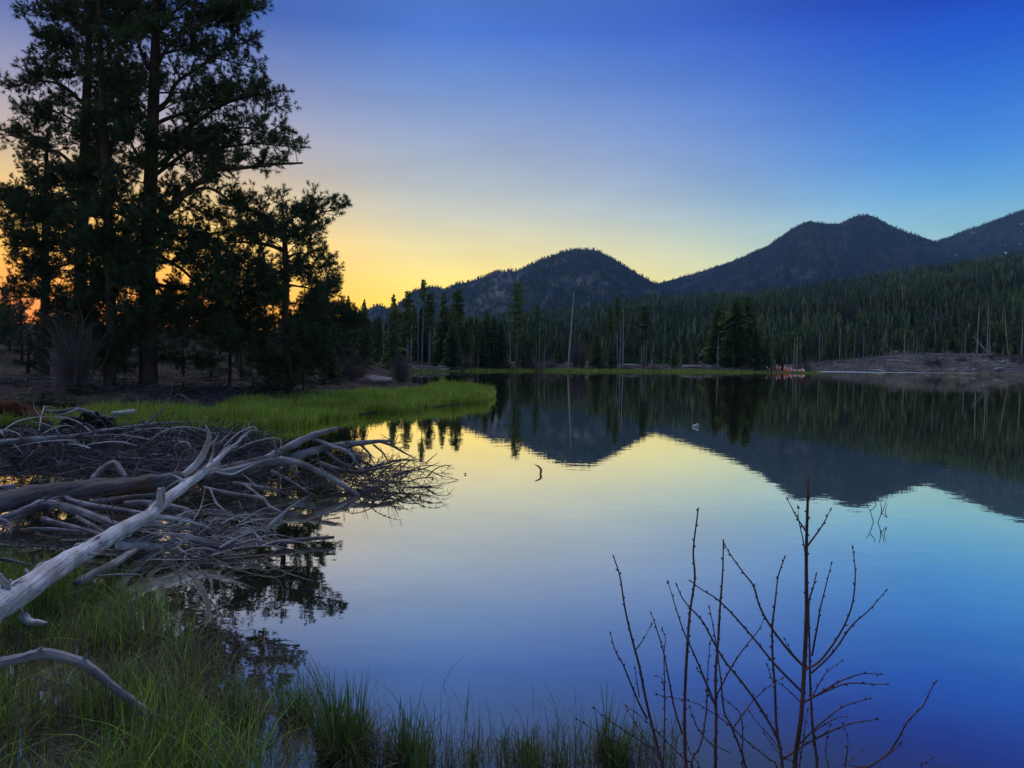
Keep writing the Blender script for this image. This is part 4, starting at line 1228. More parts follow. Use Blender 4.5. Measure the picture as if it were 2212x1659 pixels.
# stones
def stone(mbx, c, s, rng=R):
    n, m = 7, 5
    th = np.linspace(0, 2 * np.pi, n, endpoint=False)
    rows = []
    for j in range(m):
        ph = np.pi * (j + .35) / (m - .3)
        rows.append(np.stack([np.cos(th) * np.sin(ph), np.sin(th) * np.sin(ph), np.full(n, np.cos(ph))], 1))
    v = np.concatenate(rows) * (1 + rng.normal(0, .13, (n * m, 1))) * s + c
    i = np.arange(m - 1)[:, None] * n; j = np.arange(n)[None]
    Q = np.stack([i + j, i + n + j, i + n + (j + 1) % n, i + (j + 1) % n], -1).reshape(-1, 4)
    v = np.vstack([v, c + [0, 0, s[2] * 1.0]]); T = np.stack([np.full(n, n * m), np.arange(n), (np.arange(n) + 1) % n], 1)
    mbx.add(v, Q, T)
for i in range(34):
    u = R.uniform(1770, 2230); D = R.uniform(185, 218)
    while shore(np.array([P(u, hor(u), D)[0]]), np.array([D]))[0] < .6: D += 1
    g = on_ground(u, D)
    s = R.uniform(.25, .9); mbx = MB(); stone(mbx, g + [0, 0, s * .2], np.array([s, s * .8, s * .55]))
    tag(mbx.build("boulder", M_stone, origin=g), "one of the grey boulders bedded in the cleared mound", "boulder", "boulders on the mound")
for (u, D, s, lab) in ((1726, 153, .55, "pale stone at the tip of the grass strip"), (1712, 152, .4, "smaller stone left of the tip of the grass strip"), (1600, 155, .9, "flat pale green-grey rock left of the barricades")):
    g = on_ground(u, D); mbx = MB(); stone(mbx, g + [0, 0, s * .3], np.array([s * 1.3, s, s * .6])); tag(mbx.build("boulder", M_stone, origin=g), lab, "boulder")

def lathe(mbx, prof, c, k=14):
    prof = np.array(prof, float); n = len(prof)
    a = np.linspace(0, 2 * np.pi, k, endpoint=False)
    v = np.stack([prof[:, None, 0] * np.cos(a), prof[:, None, 0] * np.sin(a), np.repeat(prof[:, 1:2], k, 1)], -1).reshape(-1, 3) + c
    i = np.arange(n - 1)[:, None] * k; j = np.arange(k)[None]
    mbx.add(v, np.stack([i + j, i + (j + 1) % k, i + k + (j + 1) % k, i + k + j], -1).reshape(-1, 4))
def cone(u, D, label, h=0.75, lie=False):
    g = on_ground(u, D)
    t = thing("traffic_cone", label, "cone", g)
    mbx = MB(); wedge(mbx, g + [0, 0, .03], .46 * h / .75, .46 * h / .75, .06); mbx.build("base", M_orange, t, smooth=False)
    mbx = MB(); lathe(mbx, [(.19 * h / .75, .06), (.125 * h / .75, h * .52), (.11 * h / .75, h * .53)], g); lathe(mbx, [(.085 * h / .75, h * .74), (.035 * h / .75, h), (.0, h * 1.01)], g); mbx.build("body", M_orange, t)
    mbx = MB(); lathe(mbx, [(.124 * h / .75, h * .53), (.084 * h / .75, h * .75)], g); mbx.build("collar", M_white, t)
    if lie:
        t.rotation_euler = (0, 1.45, 0.3); t.location = (*g[:2], g[2] + .2)
    return t
for (u, D, h, lab) in ((1657, 152.5, .85, "orange cone in front of the left barricade"), (1669, 153, .7, "orange cone right of the barricades"), (1679, 156, .85, "orange cone behind, tallest in the middle of the row"), (1686, 156, .75, "orange cone right of the tallest one"), (1696, 154, .8, "orange cone near the middle of the row, beside the dark stump"), (1702, 153, .7, "low orange cone just left of the dark stump"), (1663, 152.2, .6, "small orange cone in front of the right barricade"), (1710, 152.5, .75, "orange cone just right of the dark stump"), (1733, 152.5, .7, "orange cone at the right end of the low barrier")):
    cone(u, D, lab, h * 1.45)
cone(1716, 153, "orange cone toppled over right of the dark stump", .8, lie=True)
def barricade(u, D, label):
    g = on_ground(u, D)
    t = thing("barricade", label, "barricade", g)
    for s in (-1, 1):
        for q in (-1, 1):
            mbx = MB(); tube(mbx, [g + [s * .30, q * .28, 0], g + [s * .26, q * .03, 1.02]], [.03, .03], n=3, k=5); mbx.build("leg", M_white, t)
    for z, m in ((.86, M_white), (.62, M_orange), (.38, M_white)):
        mbx = MB(); wedge(mbx, g + [0, -.14 + z * .08, z], .62, .03, .19); mbx.build("board", m, t, smooth=False)
    mbx = MB(); lathe(mbx, [(.0, 1.02), (.10, 1.04), (.12, 1.14), (.10, 1.24), (.0, 1.27)], g); mbx.build("lamp", M_white, t)
    t.scale = (1.45, 1.45, 1.45)
barricade(1653, 153.5, "left white barricade with a round lamp on top, by the cones")
barricade(1662, 153.8, "right white barricade with a round lamp on top, by the cones")
t = thing("plank_barrier", "low orange and white striped barrier lying along the shore right of the dark stump", "barrier", on_ground(1722, 152.5))
for i in range(8):
    g = np.array(t.location); mbx = MB(); wedge(mbx, g + [-1.6 + i * .42, 0, .42], .41, .12, .42); mbx.build("board", M_orange if i % 2 == 0 else M_white, t, smooth=False)
# dark charred stump
g = on_ground(1690, 155)
mbx = MB(); tube(mbx, [g - [0, 0, .2], g + [.05, 0, 1.0], g + [.25, 0, 1.9], g + [.5, 0, 3.2]], [.24, .2, .14, .05], k=8, rough=.15)
tube(mbx, [g + [.1, 0, 1.2], g + [-.3, 0, 1.7]], [.1, .05], k=6); tube(mbx, [g + [.2, 0, 1.5], g + [.7, 0, 1.9]], [.08, .03], k=6)
tag(mbx.build("tree_stump", M_black, origin=g), "dark charred broken stump standing among the orange cones", "stump")

# ------------------------------------------------------------------ grass on the left point and the far strip
def grass_cols(n, green, dry, fdry):
    f = (R.random((n, 1)) < fdry)
    k = R.uniform(0.65, 1.3, (n, 1))
    return np.where(f, np.array([dry]), np.array([green])) * k

n = 420000
x = R.uniform(-17, -1, n); y = R.uniform(21.5, 58, n)
s = shore(x, y)
keep = ~((x < -5.2) & (y > 43.5)) & (s > -0.75 + 1.0 * (vnoise(x * .9, y * .9) - .25)) & (s < 4.2 + 4 * (vnoise(x * .3, y * .3) - .5) + 1.5 * sstep(y, 34, 44)) & (R.random(n) < np.clip(1.25 - s / 6, .2, 1)) & (R.random(n) < np.clip(18 / y, .2, .55))
x, y, s = x[keep], y[keep], s[keep]; n = len(x)
z = np.maximum(ground_z(x, y), -0.03)
h = R.uniform(.30, .62, n) * np.clip(1.05 - .10 * np.maximum(s, 0), .45, 1) * (.50 + .95 * vnoise(x * .8, y * .8)) * np.where(R.random(n) < .06, 1.35, 1)
mb = MB()
blades(mb, np.stack([x, y, z], 1), h, R.normal(0, .15, (n, 2)), np.clip(.0011 * y, .018, .05) * R.uniform(.7, 1.2, n), grass_cols(n, (.31, .44, .045), (.46, .42, .12), .18), seg=2)
tag(mb.build("point_grass", M_grass, smooth=False, kind="stuff"), "bright green sedge covering the point on the left shore", "grass")
print("point grass", n)
# far strip
n = 120000
x = R.uniform(-16, 66, n); y = R.uniform(98, 165, n); s = shore(x, y)
keep = (s > -0.5) & ((x < 46) | (R.random(n) < .35)) & (s < 3.2 + 3 * (vnoise(x * .15, y * .15) - .5)) & ((x > -6) | (R.random(n) < .35))
x, y = x[keep], y[keep]; n = len(x)
mb = MB()
blades(mb, np.stack([x, y, np.maximum(ground_z(x, y), 0) - .02], 1), R.uniform(.25, .55, n), R.normal(0, .08, (n, 2)), np.full(n, .13), grass_cols(n, (.28, .40, .06), (.40, .37, .12), .15), seg=1)
tag(mb.build("far_grass", M_grass, smooth=False, kind="stuff"), "thin green grass strip along the far shore", "grass")
print("far grass", n)
# sparse dry grass on the left hillside and under the pines
n = 26000
x = R.uniform(-60, -4, n); y = R.uniform(25, 95, n); s = shore(x, y)
keep = (s > 2.5) & (R.random(n) < .25 + .75 * vnoise(x * .2, y * .2))
x, y = x[keep], y[keep]; n = len(x)
mb = MB()
blades(mb, np.stack([x, y, ground_z(x, y) - .02], 1), R.uniform(.10, .32, n), R.normal(0, .10, (n, 2)), np.clip(.0016 * y, .03, .12), grass_cols(n, (.10, .11, .035), (.17, .135, .085), .55), seg=1)
tag(mb.build("woodland_grass", M_grass, smooth=False, kind="stuff"), "sparse dry grass on the ground under the big pines", "grass")

# ------------------------------------------------------------------ near bank grass
def near_grass():
    n = 210000
    x = R.uniform(-7.5, 1.9, n); y = R.uniform(3.0, 9.2, n)
    s = shore(x, y)
    pn = vnoise(x * 1.6, y * 1.6); pm = vnoise(x * 4 + 30, y * 4)
    dens = np.where(s > 0, np.clip(.42 + .5 * s, 0, 1) * np.clip(-.15 + 2.0 * pn, .06, 1.2), np.clip(.40 + s * np.where(y > 5.4, .85, .40), 0, 1) * np.where(pm > .5, 1.3, .15))
    vis = y > 3.4 - .1 * x
    keep = (R.random(n) < dens * .62) & vis & ~((x > -.4) & (s < -.5)) & (s < 3.6)
    x, y, s = x[keep], y[keep], s[keep]; n = len(x)
    z = np.maximum(ground_z(x, y), -.10)
    dry = .26 + .25 * (vnoise(x * .8 + 9, y * .8) > .55)
    h = R.uniform(.16, .50, n) * (.7 + .6 * vnoise(x * .7, y * .7)) * np.where(x > -.8, .72, 1.0)
    ln = R.normal(0, 1, (n, 2)) * (h * R.uniform(.06, .6, n))[:, None]
    c = np.where((R.random(n) < dry)[:, None], np.array([[.20, .15, .095]]), np.array([[.24, .38, .05]]) * (.55 + .9 * vnoise(x * 2.2 + 4, y * 2.2))[:, None]) * R.uniform(.55, 1.35, (n, 1))
    mb = MB()
    blades(mb, np.stack([x, y, z - .02], 1), h, ln, R.uniform(.004, .010, n), c, seg=3, curl=1.2)
    # flattened dead litter
    m = 26000
    x = R.uniform(-7, 1.6, m); y = R.uniform(3.2, 8.6, m); s = shore(x, y)
    k = (s > -.8) & (R.random(m) < np.where(s > 0, .75, .30)) & (s < 3.4); x, y = x[k], y[k]; m = len(x)
    z = np.maximum(ground_z(x, y), .004)
    a = R.random(m) * 6.28; L = R.uniform(.08, .35, m)
    blades(mb, np.stack([x, y, z + R.uniform(0, .05, m)], 1), R.uniform(.01, .09, m), np.stack([np.cos(a) * L, np.sin(a) * L], 1), R.uniform(.004, .009, m), R.uniform(.5, 1.4, (m, 1)) * np.array([[.15, .12, .09]]), seg=3, curl=.3)
    print("near grass", n, m)
    return mb
tag(near_grass().build("bank_grass", M_grass, smooth=False, kind="stuff"), "dark green and dead grass covering the near bank, water shining between", "grass")

def tussock(u, vb, hpx, wpx, label, n=260, z=0.0):
    c = G(u, vb, z); D = c[1]
    H = hpx / F * D; W = wpx / F * D / 2
    t = thing("sedge_tussock", label, "tussock", (c[0], c[1], z))
    a = R.random(n) * 6.28; r = W * .55 * np.sqrt(R.random(n))
    sub = R.integers(0, 7, n); so = R.normal(0, W * .34, (7, 2)); sh = R.uniform(.5, 1.05, 7); sh[0] = 1.1
    b = c + np.stack([np.cos(a) * r * .5 + so[sub, 0] * 1.25, np.sin(a) * r * .5 + so[sub, 1], np.full(n, -.03)], 1)
    h = H * R.uniform(.25, 1.0, n) ** 1.1 * sh[sub]
    ln = np.stack([np.cos(a), np.sin(a)], 1) * (W * R.uniform(.1, 1.0, n) ** 1.6 * (.30 + r / W))[:, None] + R.normal(0, .03, (n, 2)) + R.normal(0, .35 * W, (7, 2))[sub] * (h / H)[:, None]
    mbx = MB(); blades(mbx, b, h, ln, R.uniform(.004, .0085, n), grass_cols(n, (.12, .20, .035), (.2, .17, .06), .18), seg=5, curl=1.15)
    mbx.build("blades", M_grass, t, smooth=False, kind="stuff")
    m = n // 2
    a = R.random(m) * 6.28; r = W * .6 * np.sqrt(R.random(m))
    b = c + np.stack([np.cos(a) * r, np.sin(a) * r, R.uniform(-.02, .10, m)], 1)
    ln = np.stack([np.cos(a), np.sin(a)], 1) * (W * R.uniform(.4, 1.0, m))[:, None]
    mbx = MB(); blades(mbx, b, H * R.uniform(.05, .35, m), ln, R.uniform(.004, .008, m), R.uniform(.5, 1.3, (m, 1)) * np.array([[.15, .115, .075]]), seg=3, curl=1.0)
    mbx.build("dead_blades", M_grass, t, smooth=False, kind="stuff")
tussock(755, 1640, 255, 190, "tallest sedge tussock standing in the water at bottom centre left", 720)
tussock(880, 1655, 160, 120, "sedge tussock right of the tallest one", 240)
tussock(1128, 1655, 135, 130, "low sedge tussock in the middle of the bottom edge", 170)
tussock(1318, 1650, 190, 90, "upright sedge tussock beside the leftmost bare stems", 210)
tussock(640, 1560, 150, 110, "sedge tussock left of the tallest one, against the pine's reflection", 220)
tussock(520, 1560, 150, 130, "loose sedge tussock among the wet grass under the reflected pine", 200)
def fringe(n):
    """stray sedge stems and dead bits along the drowned edge of the bank"""
    u = R.uniform(560, 1460, n); v = 1668 - np.abs(R.normal(0, 1, n)) * np.interp(u, [560, 900, 1460], [90, 45, 38])
    b = np.array([G(a, c_, -.02) for a, c_ in zip(u, v)])
    k = vnoise(b[:, 0] * 3.2, b[:, 1] * 3.2) > .42
    b = b[k]; m = len(b)
    h = R.uniform(.05, .34, m) * (.4 + 1.1 * vnoise(b[:, 0] * 2, b[:, 1] * 2))
    mbx = MB()
    blades(mbx, b, h, R.normal(0, 1, (m, 2)) * (h * R.uniform(.08, .7, m))[:, None], R.uniform(.003, .007, m), grass_cols(m, (.11, .17, .035), (.15, .115, .075), .45), seg=4, curl=1.2)
    m = 700
    u = R.uniform(600, 1480, m); v = 1664 - np.abs(R.normal(0, 1, m)) * 40
    b = np.array([G(a, c_, .006) for a, c_ in zip(u, v)]); a = R.random(m) * 6.28; L = R.uniform(.02, .12, m)
    blades(mbx, b, R.uniform(.004, .02, m), np.stack([np.cos(a) * L, np.sin(a) * L], 1), R.uniform(.003, .008, m), R.uniform(.3, 1.6, (m, 1)) * np.array([[.16, .13, .10]]), seg=2, curl=.2)
    return mbx
tag(fringe(1500).build("drowned_sedge", M_grass, smooth=False, kind="stuff"), "stray sedge stems and floating dead bits along the drowned edge of the bank", "grass")
tussock(1215, 1658, 60, 60, "tiny sedge tuft between the two tussocks on the right", 60)
tussock(1020, 1655, 70, 50, "tiny sedge tuft beside the sunken stick", 50)

# ------------------------------------------------------------------ fallen trees in the foreground
def Z5(pts):   # coordinates read from an enlarged view of the logs
    return [(x * .4583, 866.4 + y * .4583, *r) for x, y, *r in pts]
def Zb(pts):
    return [(x * .2083, 829.5 + y * .2083, *r) for x, y, *r in pts]
def Z6(pts):
    return [(x * .4583, 1216.6 + y * .4583, *r) for x, y, *r in pts]

def spur(mbx, q, i, L, r, rng, c=(1, 1, 1), up=0.2):
    """a small broken side twig from point i of a branch"""
    tg = nrm(q[min(i + 1, len(q) - 1)] - q[max(i - 1, 0)])
    d = nrm(.45 * tg + nrm(rng.normal(size=3)) + [0, 0, up])
    p = np.array([q[i], q[i] + d * L * .5 + rng.normal(0, .06 * L, 3), q[i] + d * L + rng.normal(0, .14 * L, 3)])
    tube(mbx, p, [r, r * .7, r * .35], n=6, k=5, c=c, rng=rng)
    return p

def fallen(name, label, cat, main, r, mat, D0=None, D1=None, branches=(), n=None, k=14, rough=.07, spurs=6, seed=0, group=None, spl=.35):
    """a fallen trunk with its branches; r in metres"""
    rng = np.random.default_rng(seed + 900)
    pts = PP(main, D0, D1)
    org = pts[len(pts) // 2].copy()
    t = thing(name, label, cat, org, group)
    mbx = MB(); q, rr = tube(mbx, pts, r, n=n or len(pts) * 8, k=k + 2, rough=rough, rng=rng, knots=len(pts) * 3)
    # splinters and loose strips along the trunk
    ns_ = int(len(q) * .5) if max(np.atleast_1d(r)) > .07 else 0
    for _ in range(ns_):
        i = int(rng.integers(2, len(q) - 4)); tg = nrm(q[i + 1] - q[i - 1]); o_ = nrm(np.cross(tg, rng.normal(size=3)))
        L_ = rng.uniform(.08, .35); a_ = q[i] + o_ * rr[i] * .97; e_ = a_ + tg * L_ * (1 if rng.random() < .6 else -1) + o_ * rng.uniform(.0, .03)
        tube(mbx, [a_, (a_ + e_) / 2 + o_ * .012, e_], [.004, rng.uniform(.006, .014), .002], n=5, k=4, rng=rng)
    # knots
    for _ in range(spurs):
        i = int(rng.integers(3, len(q) - 2)); spur(mbx, q, i, rng.uniform(.06, .22) * spl / .35, rr[i] * .18, rng)
    if rr[-1] > .025:
        tg = nrm(q[-1] - q[-3])
        for _ in range(7):
            o_ = nrm(np.cross(tg, rng.normal(size=3))) * rr[-1] * rng.uniform(.2, .8)
            tube(mbx, [q[-1] + o_ - tg * .05, q[-1] + o_ + tg * rng.uniform(.04, .16)], [rr[-1] * .3, .002], n=3, k=4, rng=rng)
    mbx.build("trunk", mat, t)
    for b in branches:
        bp, br, ns = b[0], b[1], b[2] if len(b) > 2 else 0
        p = PP(bp, D0, D1) if len(bp[0]) < 3 else PP(bp, 0)
        mbx = MB(); q, rr = tube(mbx, p, br, n=len(p) * 7, k=9, rough=.08, rng=rng, knots=len(p) * 2)
        if rr[-1] > .025:
            tg = nrm(q[-1] - q[-3])
            for _ in range(6):
                o_ = nrm(np.cross(tg, rng.normal(size=3))) * rr[-1] * rng.uniform(.2, .8)
                tube(mbx, [q[-1] + o_ - tg * .05, q[-1] + o_ + tg * rng.uniform(.04, .18)], [rr[-1] * .35, .002], n=3, k=4, rng=rng)
        for _ in range(ns):
            i = int(rng.integers(len(q) // 4, len(q) - 1)); s = spur(mbx, q, i, rng.uniform(.15, .45), max(rr[i] * .5, .006), rng)
            if rng.random() < .6:
                spur(mbx, s, 1, rng.uniform(.08, .22), max(rr[i] * .3, .004), rng)
        mbx.build("branch", b[3] if len(b) > 3 else mat, t)
    return t

# pale leaning log
fallen("fallen_tree", "pale bleached trunk leaning up from the near grass to the upper right", "fallen tree",
       Z5([(-140, 1045, 5.3), (0, 955, 5.9), (130, 880, 6.4), (300, 768, 7.1), (450, 680, 7.9), (560, 615, 8.5), (700, 540, 9.2), (770, 474, 9.6), (870, 400, 10.2), (960, 335, 10.7), (1020, 280, 11.0), (1080, 225, 11.3), (1140, 182, 11.5)]),
       [.135, .116, .104, .096, .088, .082, .076, .070, .060, .052, .040, .028, .008], M_silver, spurs=20, seed=1, rough=.07, branches=[
           (Z5([(865, 350, 10.6), (930, 292, 10.7), (975, 212, 10.7), (986, 160, 10.6), (968, 113, 10.5)]), [.045, .05, .04, .03, .008]),
           (Z5([(978, 215, 10.7), (1010, 190, 10.7), (1032, 152, 10.7)]), [.022, .018, .006]),
           (Z5([(985, 300, 10.9), (1000, 255, 10.9), (1012, 198, 10.8)]), [.022, .016, .006], 2),
           (Z5([(748, 500, 9.4), (752, 470, 9.35), (752, 412, 9.3)]), [.05, .035, .025]),
           (Z5([(765, 480, 9.45), (772, 440, 9.4), (770, 405, 9.4)]), [.03, .02, .012]),
           (Z5([(560, 682, 8.5), (640, 682, 8.9), (760, 690, 9.3), (900, 672, 9.7), (1000, 650, 10)]), [.05, .04, .035, .026, .008], 7),
           (Z5([(700, 575, 9.2), (800, 590, 9.6), (900, 560, 10)]), [.03, .02, .008], 4),
           (Z5([(735, 545, 9.3), (850, 560, 9.5), (960, 590, 9.9), (1020, 620, 10.2)]), [.028, .02, .014, .006], 4),
           (Z5([(870, 380, 10.2), (840, 360, 10.2), (795, 340, 10.2)]), [.02, .014, .006], 2),
           (Z5([(960, 340, 10.7), (1010, 320, 10.8), (1060, 330, 10.9)]), [.025, .016, .008], 2),
           (Z5([(1010, 330, 11), (1090, 345, 11.2), (1150, 320, 11.4), (1200, 300, 11.6)]), [.02, .016, .010, .005], 2),
           (Z5([(30, 935, 6), (25, 870, 5.95), (-5, 815, 5.9)]), [.04, .032, .015]), (Z5([(28, 880, 5.95), (52, 842, 5.95)]), [.02, .012]),
           (Z5([(155, 862, 6.5), (140, 825, 6.5), (120, 790, 6.5)]), [.03, .022, .008]), (Z5([(322, 750, 7.2), (325, 715, 7.2)]), [.02, .012]),
           (Z5([(110, 1010, 6.2), (140, 1040, 6.1), (200, 1045, 6.05), (225, 1045, 6.05)]), [.04, .03, .018, .006]),
           (Z5([(665, 560, 9), (660, 530, 9)]), [.02, .010])])

# big dark trunk with three great limbs
fallen("fallen_tree", "thick dark trunk lying in the water, its limbs spreading right in a fan", "fallen tree",
       Z5([(-120, 508, 10.0), (0, 480, 10.4), (150, 448, 10.9), (350, 425, 11.5), (550, 405, 12.0), (700, 388, 12.4), (850, 368, 12.8), (960, 350, 13.1), (1100, 315, 13.5), (1260, 272, 14.0)]),
       [.15, .15, .155, .15, .14, .135, .128, .118, .10, .07], M_darkwood, spurs=8, seed=2, rough=.10, k=18, branches=[
           (Z5([(1180, 305, 13.8), (1260, 272, 14.0), (1380, 205, 14.5), (1480, 160, 14.8), (1590, 128, 15.0)]), [.08, .08, .072, .062, .035], 3, M_grey),
           (Z5([(1060, 345, 13.3), (1200, 318, 13.8), (1300, 290, 14.2), (1420, 252, 14.6), (1560, 215, 15.0), (1700, 198, 15.3), (1800, 188, 15.5), (1860, 190, 15.6)]), [.08, .10, .09, .08, .07, .055, .035, .015], 4, M_grey),
           (Z5([(960, 365, 13.0), (1100, 330, 13.2), (1210, 300, 13.3), (1330, 279, 13.4), (1430, 300, 13.3), (1530, 345, 13.2), (1600, 385, 13.1), (1690, 445, 13.0)]), [.09, .075, .068, .062, .055, .05, .045, .03], 3, M_grey),
           (Z5([(1480, 178, 14.8), (1560, 210, 14.7), (1640, 240, 14.6), (1690, 300, 14.5), (1760, 370, 14.2)]), [.04, .035, .032, .028, .012], 8, M_grey),
           (Z5([(1520, 228, 14.9), (1600, 285, 14.7), (1680, 320, 14.6), (1760, 345, 14.5)]), [.035, .03, .024, .01], 8, M_darkwood),
           (Z5([(1640, 212, 15.2), (1690, 270, 15.0), (1740, 300, 14.9), (1800, 320, 14.8)]), [.034, .03, .024, .01], 9, M_darkwood),
           (Z5([(1700, 205, 15.3), (1745, 255, 15.2), (1740, 290, 15.1)]), [.026, .02, .01], 5, M_darkwood),
           (Z5([(1790, 190, 15.5), (1850, 210, 15.4), (1900, 240, 15.3), (1965, 275, 15.2)]), [.03, .026, .02, .006], 6, M_darkwood),
           (Z5([(1760, 205, 15.4), (1810, 250, 15.3), (1830, 300, 15.2)]), [.022, .016, .006], 5, M_darkwood),
           (Z5([(1280, 330, 13.5), (1360, 370, 13.3), (1430, 415, 13.1), (1480, 450, 13.0)]), [.032, .028, .02, .008], 5, M_grey),
           (Z5([(1100, 385, 12.6), (1200, 400, 12.5), (1300, 420, 12.4), (1400, 460, 12.3)]), [.03, .026, .02, .008], 6, M_grey),
           (Z5([(1310, 330, 13.6), (1312, 390, 13.5), (1315, 450, 13.4)]), [.035, .035, .03], 0, M_darkwood),
           (Z5([(1500, 290, 14.4), (1620, 330, 14.2), (1720, 330, 14.2), (1850, 300, 14.5)]), [.05, .045, .03, .01], 9, M_darkwood),
           (Z5([(1700, 320, 14.6), (1800, 300, 14.8), (1900, 275, 15.1), (1980, 285, 15.2)]), [.025, .02, .014, .005], 9, M_darkwood)])
# twigs at the fan's tip that stick out of the water
fallen("dead_branch", "thin twiggy branch poking out of the water at the end of the log fan", "branch", Z5([(1850, 350, 14.2), (1930, 330, 14.4), (1990, 320, 14.5), (2070, 290, 14.7)]), [.02, .016, .012, .004], M_darkwood, seed=31, k=6, spurs=14, spl=.6)
fallen("dead_branch", "small forked twig standing apart in the water above the log fan's tip", "branch", Z5([(2010, 290, 15.3), (2035, 268, 15.4), (2062, 246, 15.5)]), [.012, .01, .004], M_darkwood, seed=32, k=6, spurs=4, spl=.4)
fallen("dead_branch", "low zigzag twig lying on the water below the log fan's tip", "branch", Z5([(1900, 410, 13.8), (1960, 405, 13.9), (2030, 402, 13.95), (2090, 396, 14.0)]), [.016, .013, .010, .004], M_darkwood, seed=33, k=6, spurs=12, spl=.5)
fallen("floating_stick", "short dark stick floating flat with a thin twig upright on it", "stick", [(938, 1025, 15.6), (965, 1025, 15.65), (990, 1024.5, 15.7)], [.02, .024, .01], M_darkwood, seed=34, k=7, spurs=2, spl=.7)
fallen("floating_stick", "curved twig arching out of open water right of the log fan", "stick", [(1166, 1026, 15.7), (1169, 1018, 15.75), (1166, 1010, 15.8), (1155, 1003, 15.85)], [.018, .022, .02, .006], M_darkwood, seed=35, k=7, spurs=3, spl=.12)
for i, (u, v) in enumerate(((934, 1032), (1005, 1023), (907, 1072))):
    c = G(u, v, 0.02); mbx = MB(); stone(mbx, c, np.array([.022, .018, .016]))
    tag(mbx.build("bark_chip", M_darkwood, origin=c), ("bark chip floating left of the flat stick", "bark chip floating right of the flat stick", "bark chip floating below the zigzag twig")[i], "bark chip")

